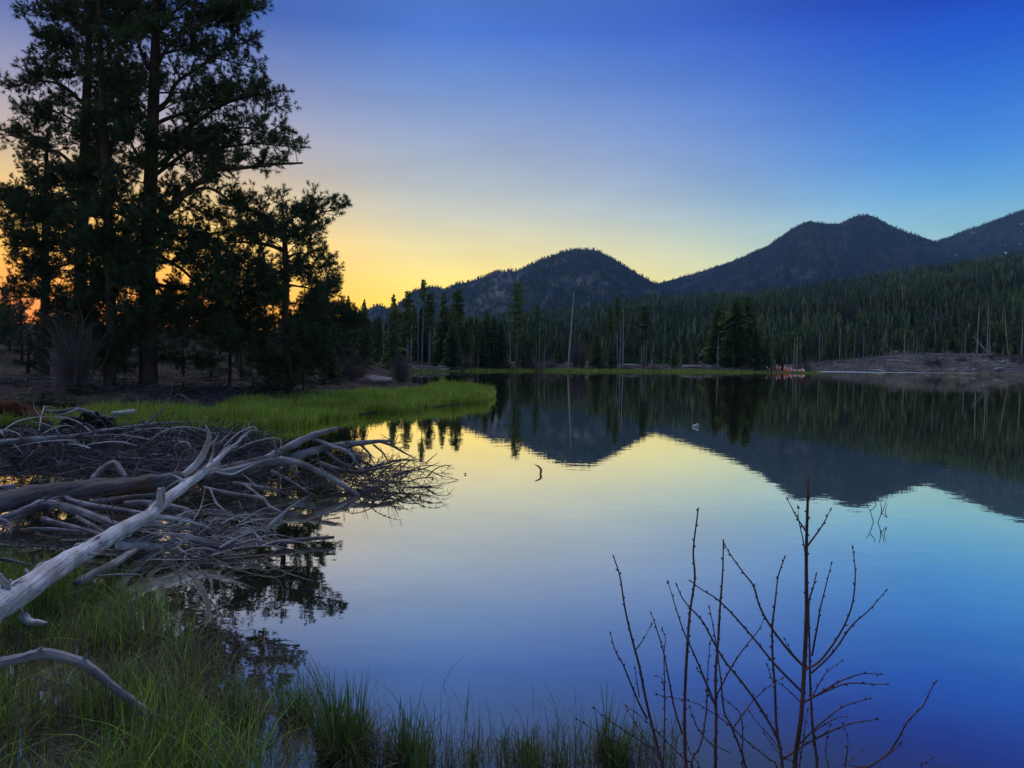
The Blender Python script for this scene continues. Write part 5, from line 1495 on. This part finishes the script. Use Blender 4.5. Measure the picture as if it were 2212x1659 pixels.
grp = None
L_ = [  # other logs: label, points, radii, material, seed, branches
    ("grey log arching over the water below the thick dark trunk", Z5([(-80, 585, 10.0), (0, 562, 10.1), (110, 522, 10.3), (220, 484, 10.5), (330, 506, 10.3), (450, 545, 10.0), (600, 600, 9.6)]), [.12, .11, .105, .10, .095, .08, .05], M_grey, []),
    ("grey log running down to the right from the thick dark trunk", Z5([(310, 452, 10.9), (345, 474, 10.8), (440, 496, 10.7), (560, 512, 10.6), (690, 536, 10.4)]), [.05, .075, .075, .065, .05], M_grey, []),
    ("slender grey log under the pale trunk, left end raised", Z5([(200, 553, 9.6), (260, 572, 9.5), (370, 600, 9.3), (510, 638, 9.0)]), [.055, .052, .048, .035], M_grey, []),
    ("thin grey pole lying nearly level left of the pale trunk", Z5([(130, 604, 9.3), (250, 604, 9.2), (380, 614, 9.0)]), [.035, .035, .02], M_grey, []),
    ("short grey branch between two grey logs", Z5([(360, 546, 9.8), (440, 590, 9.5), (505, 635, 9.2)]), [.04, .045, .03], M_grey, []),
    ("half-hidden grey log right of the pale trunk's middle", Z5([(590, 486, 11.2), (700, 480, 11.2), (860, 508, 11.0), (930, 540, 10.8)]), [.08, .075, .06, .03], M_grey, []),
    ("whitened arched root rising behind the thick dark trunk", Z5([(435, 370, 12.4), (480, 322, 12.6), (538, 294, 12.7), (572, 328, 12.6), (592, 358, 12.5)]), [.075, .085, .085, .08, .05], M_grey, []),
    ("upright forked stick behind the thick dark trunk", Z5([(632, 362, 12.6), (640, 322, 12.7), (662, 274, 12.8)]), [.025, .022, .010], M_grey, [(Z5([(642, 318, 12.7), (720, 335, 12.8), (790, 345, 12.9)]), [.016, .012, .004])]),
    ("long thin stick lying level behind the upright forked stick", Z5([(560, 265, 14), (680, 270, 14.2), (840, 278, 14.4), (960, 275, 14.5)]), [.02, .02, .016, .006], M_grey, []),
    ("pale branch curving up out of the water, forked at its tip", Z5([(1000, 640, 9.9), (1150, 668, 9.9), (1240, 648, 10.0), (1272, 590, 10.1), (1315, 548, 10.2), (1370, 500, 10.3), (1418, 470, 10.4)]), [.05, .05, .052, .05, .042, .03, .010], M_grey, [(Z5([(1380, 495, 10.3), (1432, 490, 10.3)]), [.016, .006]), (Z5([(1400, 478, 10.35), (1425, 500, 10.35)]), [.012, .005])]),
    ("pale crooked bough bending down to the water right of the pale trunk's fork", Z5([(960, 405, 12.1), (1060, 430, 12.0), (1160, 445, 11.8), (1240, 460, 11.6), (1270, 495, 11.3), (1330, 525, 11.1)]), [.03, .045, .045, .045, .04, .02], M_grey, [(Z5([(1150, 390, 12.3), (1190, 420, 12.1), (1240, 458, 11.8)]), [.03, .03, .02]), (Z5([(990, 410, 12), (1020, 480, 11.6), (1065, 520, 11.3)]), [.03, .026, .016])]),
    ("dark waterlogged log floating low under the pale curved branch", Z5([(900, 660, 9.2), (1100, 690, 9.1), (1300, 668, 9.4), (1450, 650, 9.6), (1575, 642, 9.7)]), [.06, .07, .06, .045, .03], M_darkwood, []),
    ("dark limb lying flat on the water, pointing right", Z5([(1120, 612, 10.3), (1300, 600, 10.6), (1450, 580, 10.9), (1600, 552, 11.2)]), [.06, .06, .05, .03], M_darkwood, []),
    ("small pale stick at the edge of the near grass", Z5([(460, 826, 7.2), (560, 820, 7.3), (670, 818, 7.4)]), [.022, .025, .012], M_grey, []),
    ("pale splintered log lying under the pale trunk", Z5([(360, 860, 7.0), (450, 812, 7.3), (530, 772, 7.7), (640, 702, 8.3)]), [.06, .075, .07, .04], M_grey, []),
    ("tan rotten slab beneath the thick dark trunk", Z5([(420, 480, 11.1), (520, 468, 11.4), (640, 452, 11.8), (760, 440, 12.0)]), [.06, .07, .065, .03], M_darkwood, []),
    ("dark log entering from the left edge below the brush heap", Z5([(-60, 420, 12.2), (20, 408, 12.4), (70, 398, 12.5)]), [.08, .08, .05], M_grey, []),
    ("grey root tangle at the left edge of the log jam", Z5([(-20, 560, 9.4), (30, 565, 9.4), (55, 610, 9.3), (40, 660, 9.2)]), [.03, .03, .028, .012], M_grey, [(Z5([(20, 565, 9.4), (10, 620, 9.3), (-10, 650, 9.2)]), [.02, .018, .008], 3)]),
    ("short grey stick among the grass left of the pale trunk", Z5([(-10, 740, 7.2), (60, 755, 7.3), (150, 775, 7.4)]), [.03, .03, .012], M_grey, []),
]
for i, (lab, pts, r, m, br) in enumerate(L_):
    fallen("dead_branch" if max(r) < .04 else "fallen_log", lab, "branch" if max(r) < .04 else "log", pts, [x_ * .60 for x_ in r], m, branches=[(b_[0], [y_ * .7 for y_ in b_[1]], *b_[2:]) for b_ in br], seed=40 + i, k=10, spurs=5, spl=.3)

# near branch, bottom left
fallen("dead_branch", "crooked grey branch lying in the near grass at bottom left", "branch",
       Z6([(-90, 490, 4.5), (0, 470, 4.6), (100, 450, 4.65), (170, 430, 4.7), (240, 428, 4.75), (380, 468, 4.75), (450, 512, 4.75), (520, 572, 4.75), (600, 632, 4.75), (660, 680, 4.75), (710, 718, 4.75), (780, 735, 4.8), (880, 730, 4.85)]),
       [.032, .032, .03, .032, .032, .030, .028, .026, .026, .026, .028, .018, .006], M_grey, seed=70, k=12, spurs=6, spl=.14, branches=[(Z6([(165, 435, 4.7), (185, 410, 4.7), (200, 392, 4.7)]), [.02, .014, .005]), (Z6([(385, 465, 4.75), (400, 445, 4.75), (412, 425, 4.75)]), [.014, .010, .005]), (Z6([(735, 725, 4.8), (745, 690, 4.8), (752, 650, 4.8)]), [.014, .01, .004])])
# sunken stick at bottom centre
fallen("dead_branch", "dark stick slanting out of the water at bottom centre", "branch", [(935, 1650, 4.65), (975, 1638, 4.7), (1010, 1608, 4.8), (1030, 1592, 4.85)], [.02, .02, .018, .012], M_darkwood, seed=71, k=8, spurs=4, spl=.25)
# things floating farther out
fallen("half_sunk_log", "half-sunk log with stubby upright twigs beside the grassy point", "log", [(777, 887, 32), (790, 888, 32), (804, 889, 32)], [.07, .09, .05], M_grey, seed=72, k=8, spurs=0, branches=[([(781, 886, 32), (779, 879, 32)], [.03, .015]), ([(788, 886, 32), (788, 880, 32)], [.03, .015])])
c = G(1501, 921, 0.02); mbx = MB(); stone(mbx, c, np.array([.13, .07, .06])); tube(mbx, [c, c + [.08, 0, .08], c + [.15, 0, .06]], [.03, .03, .01], k=6)
tag(mbx.build("driftwood_chunk", M_silver, origin=c), "pale chunk of driftwood floating alone in the dark mountain reflection", "driftwood")
t = thing("water_twigs", "two curly dead twigs standing in the water near the reflected right peak", "twigs", G(1890, 1131))
for pts in ([(1888, 1131), (1884, 1118), (1880, 1104), (1872, 1092)], [(1880, 1104), (1892, 1092), (1890, 1084)], [(1895, 1131), (1903, 1112), (1910, 1096), (1914, 1082)], [(1905, 1108), (1916, 1118), (1912, 1104), (1917, 1088)], [(1903, 1112), (1904, 1096), (1901, 1084)]):
    mbx = MB(); tube(mbx, PP(pts, 11.5), [.006, .006, .003], k=5); mbx.build("twig", M_darkwood, t)

# logs on the brush heap and on the left shore
fallen("fallen_log", "long grey log lying along the top of the brush heap", "log", Zb([(-120, 625, 16.5), (50, 606, 16.8), (400, 573, 17.2), (700, 552, 17.6), (900, 524, 17.9), (1050, 492, 18.2), (1300, 457, 18.6), (1500, 427, 19), (1750, 402, 19.5), (2100, 396, 20)]),
       [.06, .065, .065, .06, .055, .05, .045, .035, .028, .010], M_grey, seed=80, k=12, spurs=10, spl=.4, branches=[
           (Zb([(1500, 422, 19), (1600, 340, 19), (1690, 252, 19), (1760, 130, 18.9), (1792, 8, 18.8)]), [.03, .024, .02, .014, .005], 1), (Zb([(1745, 170, 19), (1850, 108, 19), (1930, 140, 19), (2045, 245, 19)]), [.014, .012, .010, .004]),
           (Zb([(400, 560, 17.2), (340, 472, 17.2), (270, 450, 17.2), (375, 353, 17.2)]), [.02, .018, .014, .006], 1), (Zb([(620, 545, 17.4), (570, 460, 17.4), (440, 408, 17.4), (340, 400, 17.4)]), [.022, .018, .014, .006], 1),
           (Zb([(1000, 490, 18), (940, 430, 18), (860, 400, 18)]), [.016, .012, .005]), (Zb([(150, 630, 16.8), (230, 722, 16.6), (310, 832, 16.5)]), [.022, .02, .01], 4), (Zb([(400, 610, 17), (440, 710, 16.8), (505, 782, 16.7)]), [.022, .016, .008], 3),
           (Zb([(600, 575, 17.3), (760, 600, 17.1), (830, 642, 17), (880, 700, 16.9), (740, 765, 16.8)]), [.02, .018, .016, .014, .006], 5), (Zb([(600, 580, 17.3), (660, 640, 17.1), (700, 730, 17)]), [.022, .02, .012], 3),
           (Zb([(1100, 515, 18.2), (1300, 542, 18), (1430, 612, 17.9), (1482, 672, 17.8)]), [.018, .016, .012, .006], 6), (Zb([(1400, 457, 18.6), (1600, 512, 18.4), (1682, 570, 18.2), (1722, 640, 18.1)]), [.02, .016, .012, .005], 4)])
Z7 = lambda pts: [(x * .2583, 682 + y * .2583, *r) for x, y, *r in pts]
fallen("rotten_log", "crumbling red-brown rotten log at the left edge of the far bank", "log", Z7([(-120, 770, 22), (100, 772, 22), (250, 815, 22), (420, 905, 21.5)]), [.20, .20, .18, .06], M_redrot, seed=81, rough=.28, k=14, spurs=6)
fallen("fallen_log", "grey forked log lying in the green sedge behind the brush heap", "log", Z7([(360, 800, 23), (500, 804, 23), (650, 782, 23.2), (800, 822, 23), (900, 846, 22.8), (1000, 848, 22.6)]), [.05, .06, .06, .045, .03, .01], M_grey, seed=82, k=9, spurs=4, branches=[(Z7([(490, 842, 22.6), (580, 812, 22.8), (655, 782, 23)]), [.05, .045, .04]), (Z7([(840, 828, 22.9), (860, 785, 22.9), (882, 742, 22.9)]), [.016, .012, .005])])
fallen("fallen_log", "short pale log lying in the green sedge, right of the grey forked log", "log", Z7([(935, 822, 23.5), (1030, 816, 23.5), (1122, 800, 23.5)]), [.075, .08, .06], M_silver, seed=83, k=10, spurs=3)
# upturned root
c = P(192, 925, 19.5); mbx = MB()
for _ in range(16):
    a = R.uniform(0, 3.14); e = c + np.array([math.cos(a) * .55, R.normal(0, .2), math.sin(a) * .40]); tube(mbx, [c + [0, 0, -.3], (c + e) / 2 + R.normal(0, .06, 3), e, e + np.array([.12 * np.sign(math.cos(a)), 0, -.18])], [.10, .08, .05, .012], k=6, rough=.15)
tag(mbx.build("root_stump", M_black, origin=c), "black upturned root in the sedge behind the brush heap", "stump")

def loose(n, label, group, boxf, Lr, r, mat, seed, lift=.45):
    rng = np.random.default_rng(seed)
    for i in range(n):
        p = boxf(rng); L = rng.uniform(*Lr); az = rng.normal(0, .7) + (3.14 if rng.random() < .4 else 0)
        d = np.array([math.cos(az), math.sin(az), 0]); s_ = np.array([-d[1], d[0], 0]) * rng.normal(0, .25) * L
        up = lift * L * rng.uniform(.1, .8)
        pts = np.array([p, p + d * L * .33 + s_ * .5 + [0, 0, up * .8], p + d * L * .7 + s_ + [0, 0, up], p + d * L + s_ * .6 + [0, 0, up * rng.uniform(-.3, .9)]])
        mbx = MB(); q, rr = tube(mbx, pts, [r * rng.uniform(.7, 1.3), r * .8, r * .5, r * .15], n=14, k=6, rough=.08, rng=rng)
        for _ in range(int(rng.integers(1, 5))):
            sp_ = spur(mbx, q, int(rng.integers(3, 12)), rng.uniform(.12, .42) * L * .6, r * .42, rng)
            if rng.random() < .5:
                spur(mbx, sp_, 1, rng.uniform(.08, .2) * L, r * .25, rng)
        tag(mbx.build("dead_branch", mat, origin=p), label, "branch", group)
def on_heap(rng):
    u = rng.uniform(-40, 500); y = rng.uniform(16.0, 19.2); return np.array([(u - 1106) / F * y, y, rng.uniform(.12, .42)])
loose(30, "a crooked grey branch sticking out of the dark brush heap", "grey branches in the brush heap", on_heap, (.7, 2.0), .018, M_silver, 5)
def in_fan(rng):
    u = rng.normal(815, 65); y = rng.uniform(13.2, 15.2); return np.array([(u - 1106) / F * y, y, rng.uniform(-.02, .3)])
loose(34, "a crooked grey twig in the tangle at the tips of the log fan", "twigs at the tips of the log fan", in_fan, (.5, 1.3), .013, M_darkwood, 6)
def in_mid(rng):
    u = rng.uniform(330, 600); y = rng.uniform(8.9, 10.8); return np.array([(u - 1106) / F * y, y, rng.uniform(-.02, .10)])
loose(30, "a crooked pale twig in the snarl right of the pale trunk", "pale twigs right of the pale trunk", in_mid, (.4, 1.1), .011, M_silver, 7, .25)

# brush: twigs beyond counting
def brush(name, label, n, boxf, hump, Lr, rad, mat, dirs=(1, 1, .25)):
    mbx = MB()
    p = boxf(n)
    d = nrm(R.normal(size=(n, 3)) * dirs)
    L = R.uniform(*Lr, n)[:, None]
    A = p - d * L / 2; E = p + d * L / 2
    Mi = p + R.normal(0, .10, (n, 3)) * L
    keep = p[:, 2] > -.5
    A, E, Mi, n = A[keep], E[keep], Mi[keep], int(keep.sum())
    for q in (A, E, Mi):
        q[:, 2] = np.maximum(q[:, 2], -.05)
    k = R.uniform(.45, 1.5, (n, 1)) * np.array([[1, .97, .97]])
    sticks(mbx, A, Mi, E, R.uniform(.4, 1.3, n) * rad, R.uniform(.2, .5, n) * rad, k)
    return tag(mbx.build(name, mat, smooth=False, kind="stuff"), label, "brush")
def heap(n):
    y = R.uniform(14.9, 20.5, n); u = R.uniform(-80, 600, n)
    x = (u - 1106) / F * y
    hz_ = (.34 + .16 * sstep(u, 50, 420)) * np.exp(-((y - 18.6) / 2.0) ** 2) * sstep(600 - u, 0, 130) + .04
    return np.stack([x, y, hz_ * R.random(n) ** .6], 1)
brush("brushwood", "dark heap of tangled twigs and sticks rising from the water on the left", 3300, heap, .9, (.3, 1.6), .011, M_brush)
def fan(n):
    u = R.normal(810, 65, n); y = R.uniform(13.2, 15.4, n); x = (u - 1106) / F * y
    return np.stack([x, y, np.abs(R.normal(0, .13, n))], 1)
brush("brushwood", "fine tangle of twigs at the tips of the fallen fan of limbs", 300, fan, .3, (.15, .8), .007, M_darkwood, (1, .8, .35))
def mid(n):
    u = R.uniform(330, 560, n); y = R.uniform(8.7, 10.6, n); x = (u - 1106) / F * y
    return np.stack([x, y, np.abs(R.normal(0, .10, n)) + .02], 1)
brush("brushwood", "grey twigs snarled in the water right of the pale trunk", 120, mid, .2, (.2, .9), .007, M_grey, (1, .8, .3))
def back(n):
    u = R.normal(480, 90, n); y = R.uniform(12.6, 16.0, n); x = (u - 1106) / F * y
    return np.stack([x, y, np.abs(R.normal(0, .22, n))], 1)
brush("brushwood", "brownish twig litter between the brush heap and the fallen limbs", 650, back, .4, (.2, 1.1), .008, M_brush)
def mound(n):
    u = R.uniform(1745, 2290, n); y = R.uniform(156, 226, n); x = (u - 1106) / F * y
    z = ground_z(x, y); ok = shore(x, y) > .8
    return np.stack([x, y, z + R.random(n) ** 2 * .5 - np.where(ok, 0, 9)], 1)
brush("brushwood", "grey-brown branches and slash littering the cleared mound", 9000, mound, .3, (.8, 3.4), .055, M_bark_far, (1, .8, .3))
def farshore(n):
    u = R.uniform(870, 1745, n); y = R.uniform(104, 166, n); x = (u - 1106) / F * y
    s_ = shore(x, y); z = ground_z(x, y)
    return np.stack([x, y, np.where((s_ > 2) & (s_ < 14), z + R.random(n) ** 2 * .5, -2)], 1)
brush("brushwood", "low mauve-grey brush lying along the far shore behind the grass strip", 6000, farshore, .3, (.6, 2.2), .035, M_fartwig, (1, .8, .5))
def floor_(n):
    x = R.uniform(-30, -5, n); y = R.uniform(25, 58, n); s_ = shore(x, y); z = ground_z(x, y)
    return np.stack([x, y, np.where(s_ > 2.2, z + R.random(n) ** 2 * .25, -9)], 1)
brush("fallen_twigs", "fallen twigs and sticks littering the ground under the big pines", 3800, floor_, .3, (.3, 1.6), .014, M_fartwig, (1, 1, .2))
for (u, v, w, h, lab) in ((95, 862, 3.0, .7, "spreading dark juniper mat at the left, above the rotten log"), (60, 840, 2.2, .6, "smaller juniper mat behind the spreading one"), (185, 850, 2.0, .6, "juniper mat at the foot of the tall bare shrub"), (395, 846, 1.8, .55, "juniper mat right of the great pine's foot"), (455, 826, 2.0, .8, "round juniper beside the path, right of the great pine"), (545, 838, 1.6, .6, "juniper clump near the crooked pine's foot"), (270, 842, 1.4, .5, "small juniper between the slim pine and the great pine"), (610, 846, 1.5, .55, "juniper below the flat-topped pine")):
    c = G(u, v, .65); g = np.array([c[0], c[1], float(ground_z(np.array([c[0]]), np.array([c[1]]))[0])])
    r_ = copy_tree(BUSH[int(R.integers(3))], g - [0, 0, .15], (w / 4.5, w / 4.5, h / 6.5), u * .3, lab, None, "juniper"); r_.name = "juniper_bush"
def left(n):
    u = R.uniform(-60, 330, n); y = R.uniform(8.6, 13.5, n); x = (u - 1106) / F * y
    return np.stack([x, y, np.abs(R.normal(0, .10, n))], 1)
brush("brushwood", "dead sticks wedged under the logs at the left edge", 200, left, .2, (.2, 1.0), .009, M_brush)

# ------------------------------------------------------------------ bare budding shrubs, bottom right
def za(p): return [(1244.3 + x * .3333, 1106 + y * .3333) for x, y in p]
def zc(p): return [(1659 + x * .33346, 1106 + y * .33346) for x, y in p]
S = {
 "left": [(za([(560, 1659), (520, 1490), (460, 1250), (410, 1000), (370, 850), (320, 640), (285, 420), (247, 300)]), .0085), (za([(460, 1340), (400, 1220), (310, 1000), (255, 900), (225, 795)]), .005),
          (za([(390, 890), (440, 820), (485, 735)]), .003), (za([(570, 1659), (570, 1560), (575, 1200), (570, 930), (580, 830), (560, 760)]), .0045), (za([(10, 1345), (100, 1400), (250, 1480), (400, 1560), (530, 1659)]), .004),
          (za([(120, 1275), (230, 1360), (350, 1440), (500, 1540), (560, 1640)]), .004), (za([(330, 1260), (400, 1310), (480, 1380), (600, 1500), (700, 1600), (760, 1659)]), .004), (za([(690, 1440), (640, 1280), (600, 1080), (565, 900), (510, 720), (490, 665)]), .005),
          (za([(410, 1200), (395, 1100), (382, 1020)]), .003), (za([(330, 1270), (400, 1400), (470, 1500), (540, 1560)]), .0035), (za([(575, 1160), (555, 1080), (525, 1065)]), .0025)],
 "mid": [(za([(715, 1659), (705, 1450), (705, 1200), (720, 900), (740, 640), (770, 430), (760, 250), (790, -5)]), .0095), (za([(905, 1659), (908, 1350), (905, 1050), (920, 850), (935, 600), (950, 400), (955, 200)]), .0085),
         (za([(1100, 1659), (1010, 1400), (960, 1290), (940, 1100), (925, 980), (890, 750), (865, 625)]), .006), (za([(905, 1260), (850, 1120), (760, 910), (700, 780), (650, 630), (600, 465)]), .005),
         (za([(745, 1659), (810, 1500), (845, 1280), (850, 1080), (868, 860)]), .0055), (za([(910, 1190), (1010, 1000), (1100, 870), (1180, 770), (1215, 700)]), .004), (za([(1010, 1410), (1090, 1300), (1150, 1220), (1250, 1130), (1330, 1080)]), .004),
         (za([(530, 1185), (750, 1230), (850, 1280), (980, 1370), (1100, 1480), (1250, 1600), (1300, 1659)]), .0045), (za([(1080, 1659), (1075, 1350), (1020, 1260), (950, 1200)]), .004), (za([(740, 1270), (790, 1400), (850, 1480), (900, 1530)]), .003),
         (za([(700, 1430), (740, 1560), (800, 1659)]), .004), (za([(910, 1260), (870, 1200), (840, 1110), (790, 1020)]), .003), (za([(755, 1330), (800, 1420), (880, 1500), (1000, 1560)]), .0025)],
 "main": [(zc([(175, 1659), (215, 1330), (235, 1020), (250, 650), (248, 300), (255, 0), (259, -110), (261, -215)]), .0125), (za([(1340, 1659), (1310, 1480), (1200, 1280), (1080, 1110), (960, 960), (880, 820), (820, 710), (740, 620), (690, 560), (655, 480)]), .007),
          (za([(1340, 1659), (1300, 1400), (1290, 1150), (1275, 950), (1272, 750), (1290, 590), (1310, 420), (1350, 300)]), .0075), (za([(1475, 1000), (1380, 900), (1260, 740), (1190, 610), (1150, 480), (1090, 400), (1010, 290), (965, 215)]), .006),
          (za([(1458, 1160), (1300, 1000), (1160, 830), (1030, 680), (920, 570), (810, 500), (750, 455)]), .0055), (zc([(320, 1659), (290, 1400), (275, 1150), (270, 900), (265, 600), (290, 500), (310, 415)]), .0075),
          (zc([(285, 930), (320, 740), (340, 620), (375, 480), (410, 340)]), .0045), (zc([(240, 1020), (340, 960), (470, 780), (545, 600), (565, 400), (550, 240)]), .0055), (zc([(280, 1045), (420, 910), (540, 740), (650, 640), (760, 515)]), .005),
          (zc([(230, 1235), (360, 1160), (450, 1105), (600, 1050), (720, 1050)]), .0045), (zc([(280, 1205), (400, 1150), (520, 1110), (690, 1115), (765, 1115)]), .0045), (zc([(205, 1500), (330, 1380), (490, 1260), (650, 1210)]), .0045),
          (zc([(100, 1600), (250, 1500), (430, 1410), (560, 1365), (695, 1345)]), .0055), (zc([(250, 130), (190, 40), (130, -75)]), .0045), (zc([(256, 220), (350, 90), (400, -5)]), .0045), (zc([(246, 300), (225, 170), (200, 60), (195, -20)]), .003),
          (zc([(285, 1200), (370, 1050), (470, 970)]), .003), (zc([(225, 1245), (160, 1180), (75, 1110), (50, 1120)]), .003), (za([(1480, 1010), (1420, 940), (1380, 880), (1355, 830)]), .003), (za([(1290, 1130), (1260, 1060), (1240, 1000)]), .003),
          (za([(1130, 1300), (1180, 1370), (1270, 1470), (1330, 1560)]), .003), (zc([(300, 1420), (380, 1370), (450, 1330), (505, 1325)]), .003), (zc([(390, 1659), (375, 1580), (385, 1440), (400, 1390)]), .0035), (zc([(500, 1659), (515, 1540), (515, 1460), (488, 1380)]), .0035),
          (zc([(205, 1659), (230, 1480), (240, 1380), (255, 1290)]), .004), (zc([(-20, 1440), (50, 1540), (120, 1600), (170, 1659)]), .0035)],
 "right": [(zc([(600, 1700), (640, 1659), (760, 1580), (830, 1490), (910, 1350), (1000, 1260), (1050, 1160), (1085, 1105)]), .006), (zc([(790, 1560), (830, 1530), (855, 1500)]), .0035), (zc([(500, 1640), (600, 1650), (680, 1640)]), .0035), (zc([(990, 1659), (1020, 1635), (1060, 1600)]), .003), (zc([(500, 1630), (545, 1600), (600, 1550)]), .003)],
}
SL = {"left": ("bare budding shrub with thin stems, beside the upright sedge tussock", 3.75, (1.02, 3.75)), "mid": ("bare budding shrub of tall slim stems, second from the left", 3.65, (1.2, 3.65)),
      "main": ("largest bare budding shrub with a thick reddish main stem", 3.5, (1.4, 3.5)), "right": ("low bare budding shoot leaning right, at the lower right of the frame", 3.6, (1.9, 3.6))}
for key, stems in S.items():
    lab, D, (bx, by) = SL[key]
    bz = float(ground_z(np.array([bx]), np.array([by - .25]))[0])
    t = thing("budding_shrub", lab, "shrub", (bx, by - .1, bz))
    rng = np.random.default_rng(abs(hash(key)) % 1000 if False else {"left": 1, "mid": 2, "main": 3, "right": 4}[key])
    for j, (pts, r0) in enumerate(stems):
        dd = rng.uniform(-.12, .12) if j else 0.0
        p = np.array([P(a, b, D + dd * (0.3 + .7 * i / len(pts)) + rng.normal(0, .012)) for i, (a, b) in enumerate(pts)])
        # stems that leave the frame run on down to the bank
        for end in (0, -1):
            if pts[end][1] >= 1655:
                root = np.array([p[end][0] * .75 + bx * .25, by - .1 + rng.normal(0, .04), bz - .05])
                midp = p[end] * .5 + root * .5 + [0, 0, .03]
                p = np.vstack([[root], [midp], p]) if end == 0 else np.vstack([p, [midp], [root]])
        low = p[0, 2] < p[-1, 2]
        if not low:
            p = p[::-1]
        mbx = MB()
        q, rr = tube(mbx, p, [r0 * 1.05, r0 * .85, r0 * .62, r0 * .34], n=len(p) * 5, k=7, rough=.06, rng=rng)
        st = mbx.build("stem" if r0 >= .005 else "twig", M_shrub, t)
        # buds, alternate, pointing up along the twig
        bm_ = MB()
        L = np.concatenate([[0], np.cumsum(np.linalg.norm(np.diff(q, axis=0), axis=1))])
        s = L[-1] * .22 + rng.uniform(0, .04); side = 1
        while s < L[-1]:
            i = min(np.searchsorted(L, s), len(q) - 1)
            tg = nrm(q[i] - q[i - 1]); sd = nrm(np.cross(tg, [0, 1, 0.3 * rng.normal()])) * side
            b0 = q[i] + sd * rr[i] * .6; ln = rng.uniform(.008, .017)
            dr = nrm(tg * .9 + sd * .6)
            tube(bm_, [b0, b0 + dr * ln * .45, b0 + dr * ln], [.0022, .0042, .0006], n=4, k=5, rng=rng)
            if rng.random() < .35:
                tube(bm_, [b0, b0 + nrm(tg + sd * 1.3) * ln * .8], [.0026, .001], n=3, k=4, rng=rng)
            side = -side; s += rng.uniform(.03, .085)
        tg = nrm(q[-1] - q[-2])
        tube(bm_, [q[-1], q[-1] + tg * .008, q[-1] + tg * .02], [.0022, .005, .0006], n=4, k=5, rng=rng)
        ob = bm_.build("buds", M_shrub, None, origin=tuple(t.location)); ob["kind"] = "stuff"
        ob.parent = st; ob.location = (0, 0, 0)

# ------------------------------------------------------------------ floor of unused prototypes removed
for pr in PROTOS:
    for ch in list(pr.children):
        bpy.data.objects.remove(ch)
    bpy.data.objects.remove(pr)

# ------------------------------------------------------------------ haze
HAZE = 0.000075
if HAZE:
    mb = MB()
    x0, x1, y0, y1, z0, z1 = -3600, 3600, -300, 3700, -4, 705
    mb.add([(x, y, z) for z in (z0, z1) for y in (y0, y1) for x in (x0, x1)], [(0, 2, 3, 1), (4, 5, 7, 6), (0, 1, 5, 4), (2, 6, 7, 3), (0, 4, 6, 2), (1, 3, 7, 5)])
    m, n_, l_ = mat_new("evening_air")
    out = n_.new("ShaderNodeOutputMaterial"); vol = n_.new("ShaderNodeVolumePrincipled")
    vol.inputs["Color"].default_value = (0.32, 0.62, 1.0, 1); vol.inputs["Density"].default_value = HAZE; vol.inputs["Anisotropy"].default_value = 0.2
    l_.new(vol.outputs[0], out.inputs["Volume"])
    h_ = mb.build("haze", m, smooth=False, kind="stuff"); h_["label"] = "thin blue evening haze filling the valley"

# the nested bud meshes and trunk parts follow their parents' placement
tot = sum(len(o.data.polygons) for o in scene.objects if o.type == "MESH")
print("objects", len(scene.objects), "polys", tot)
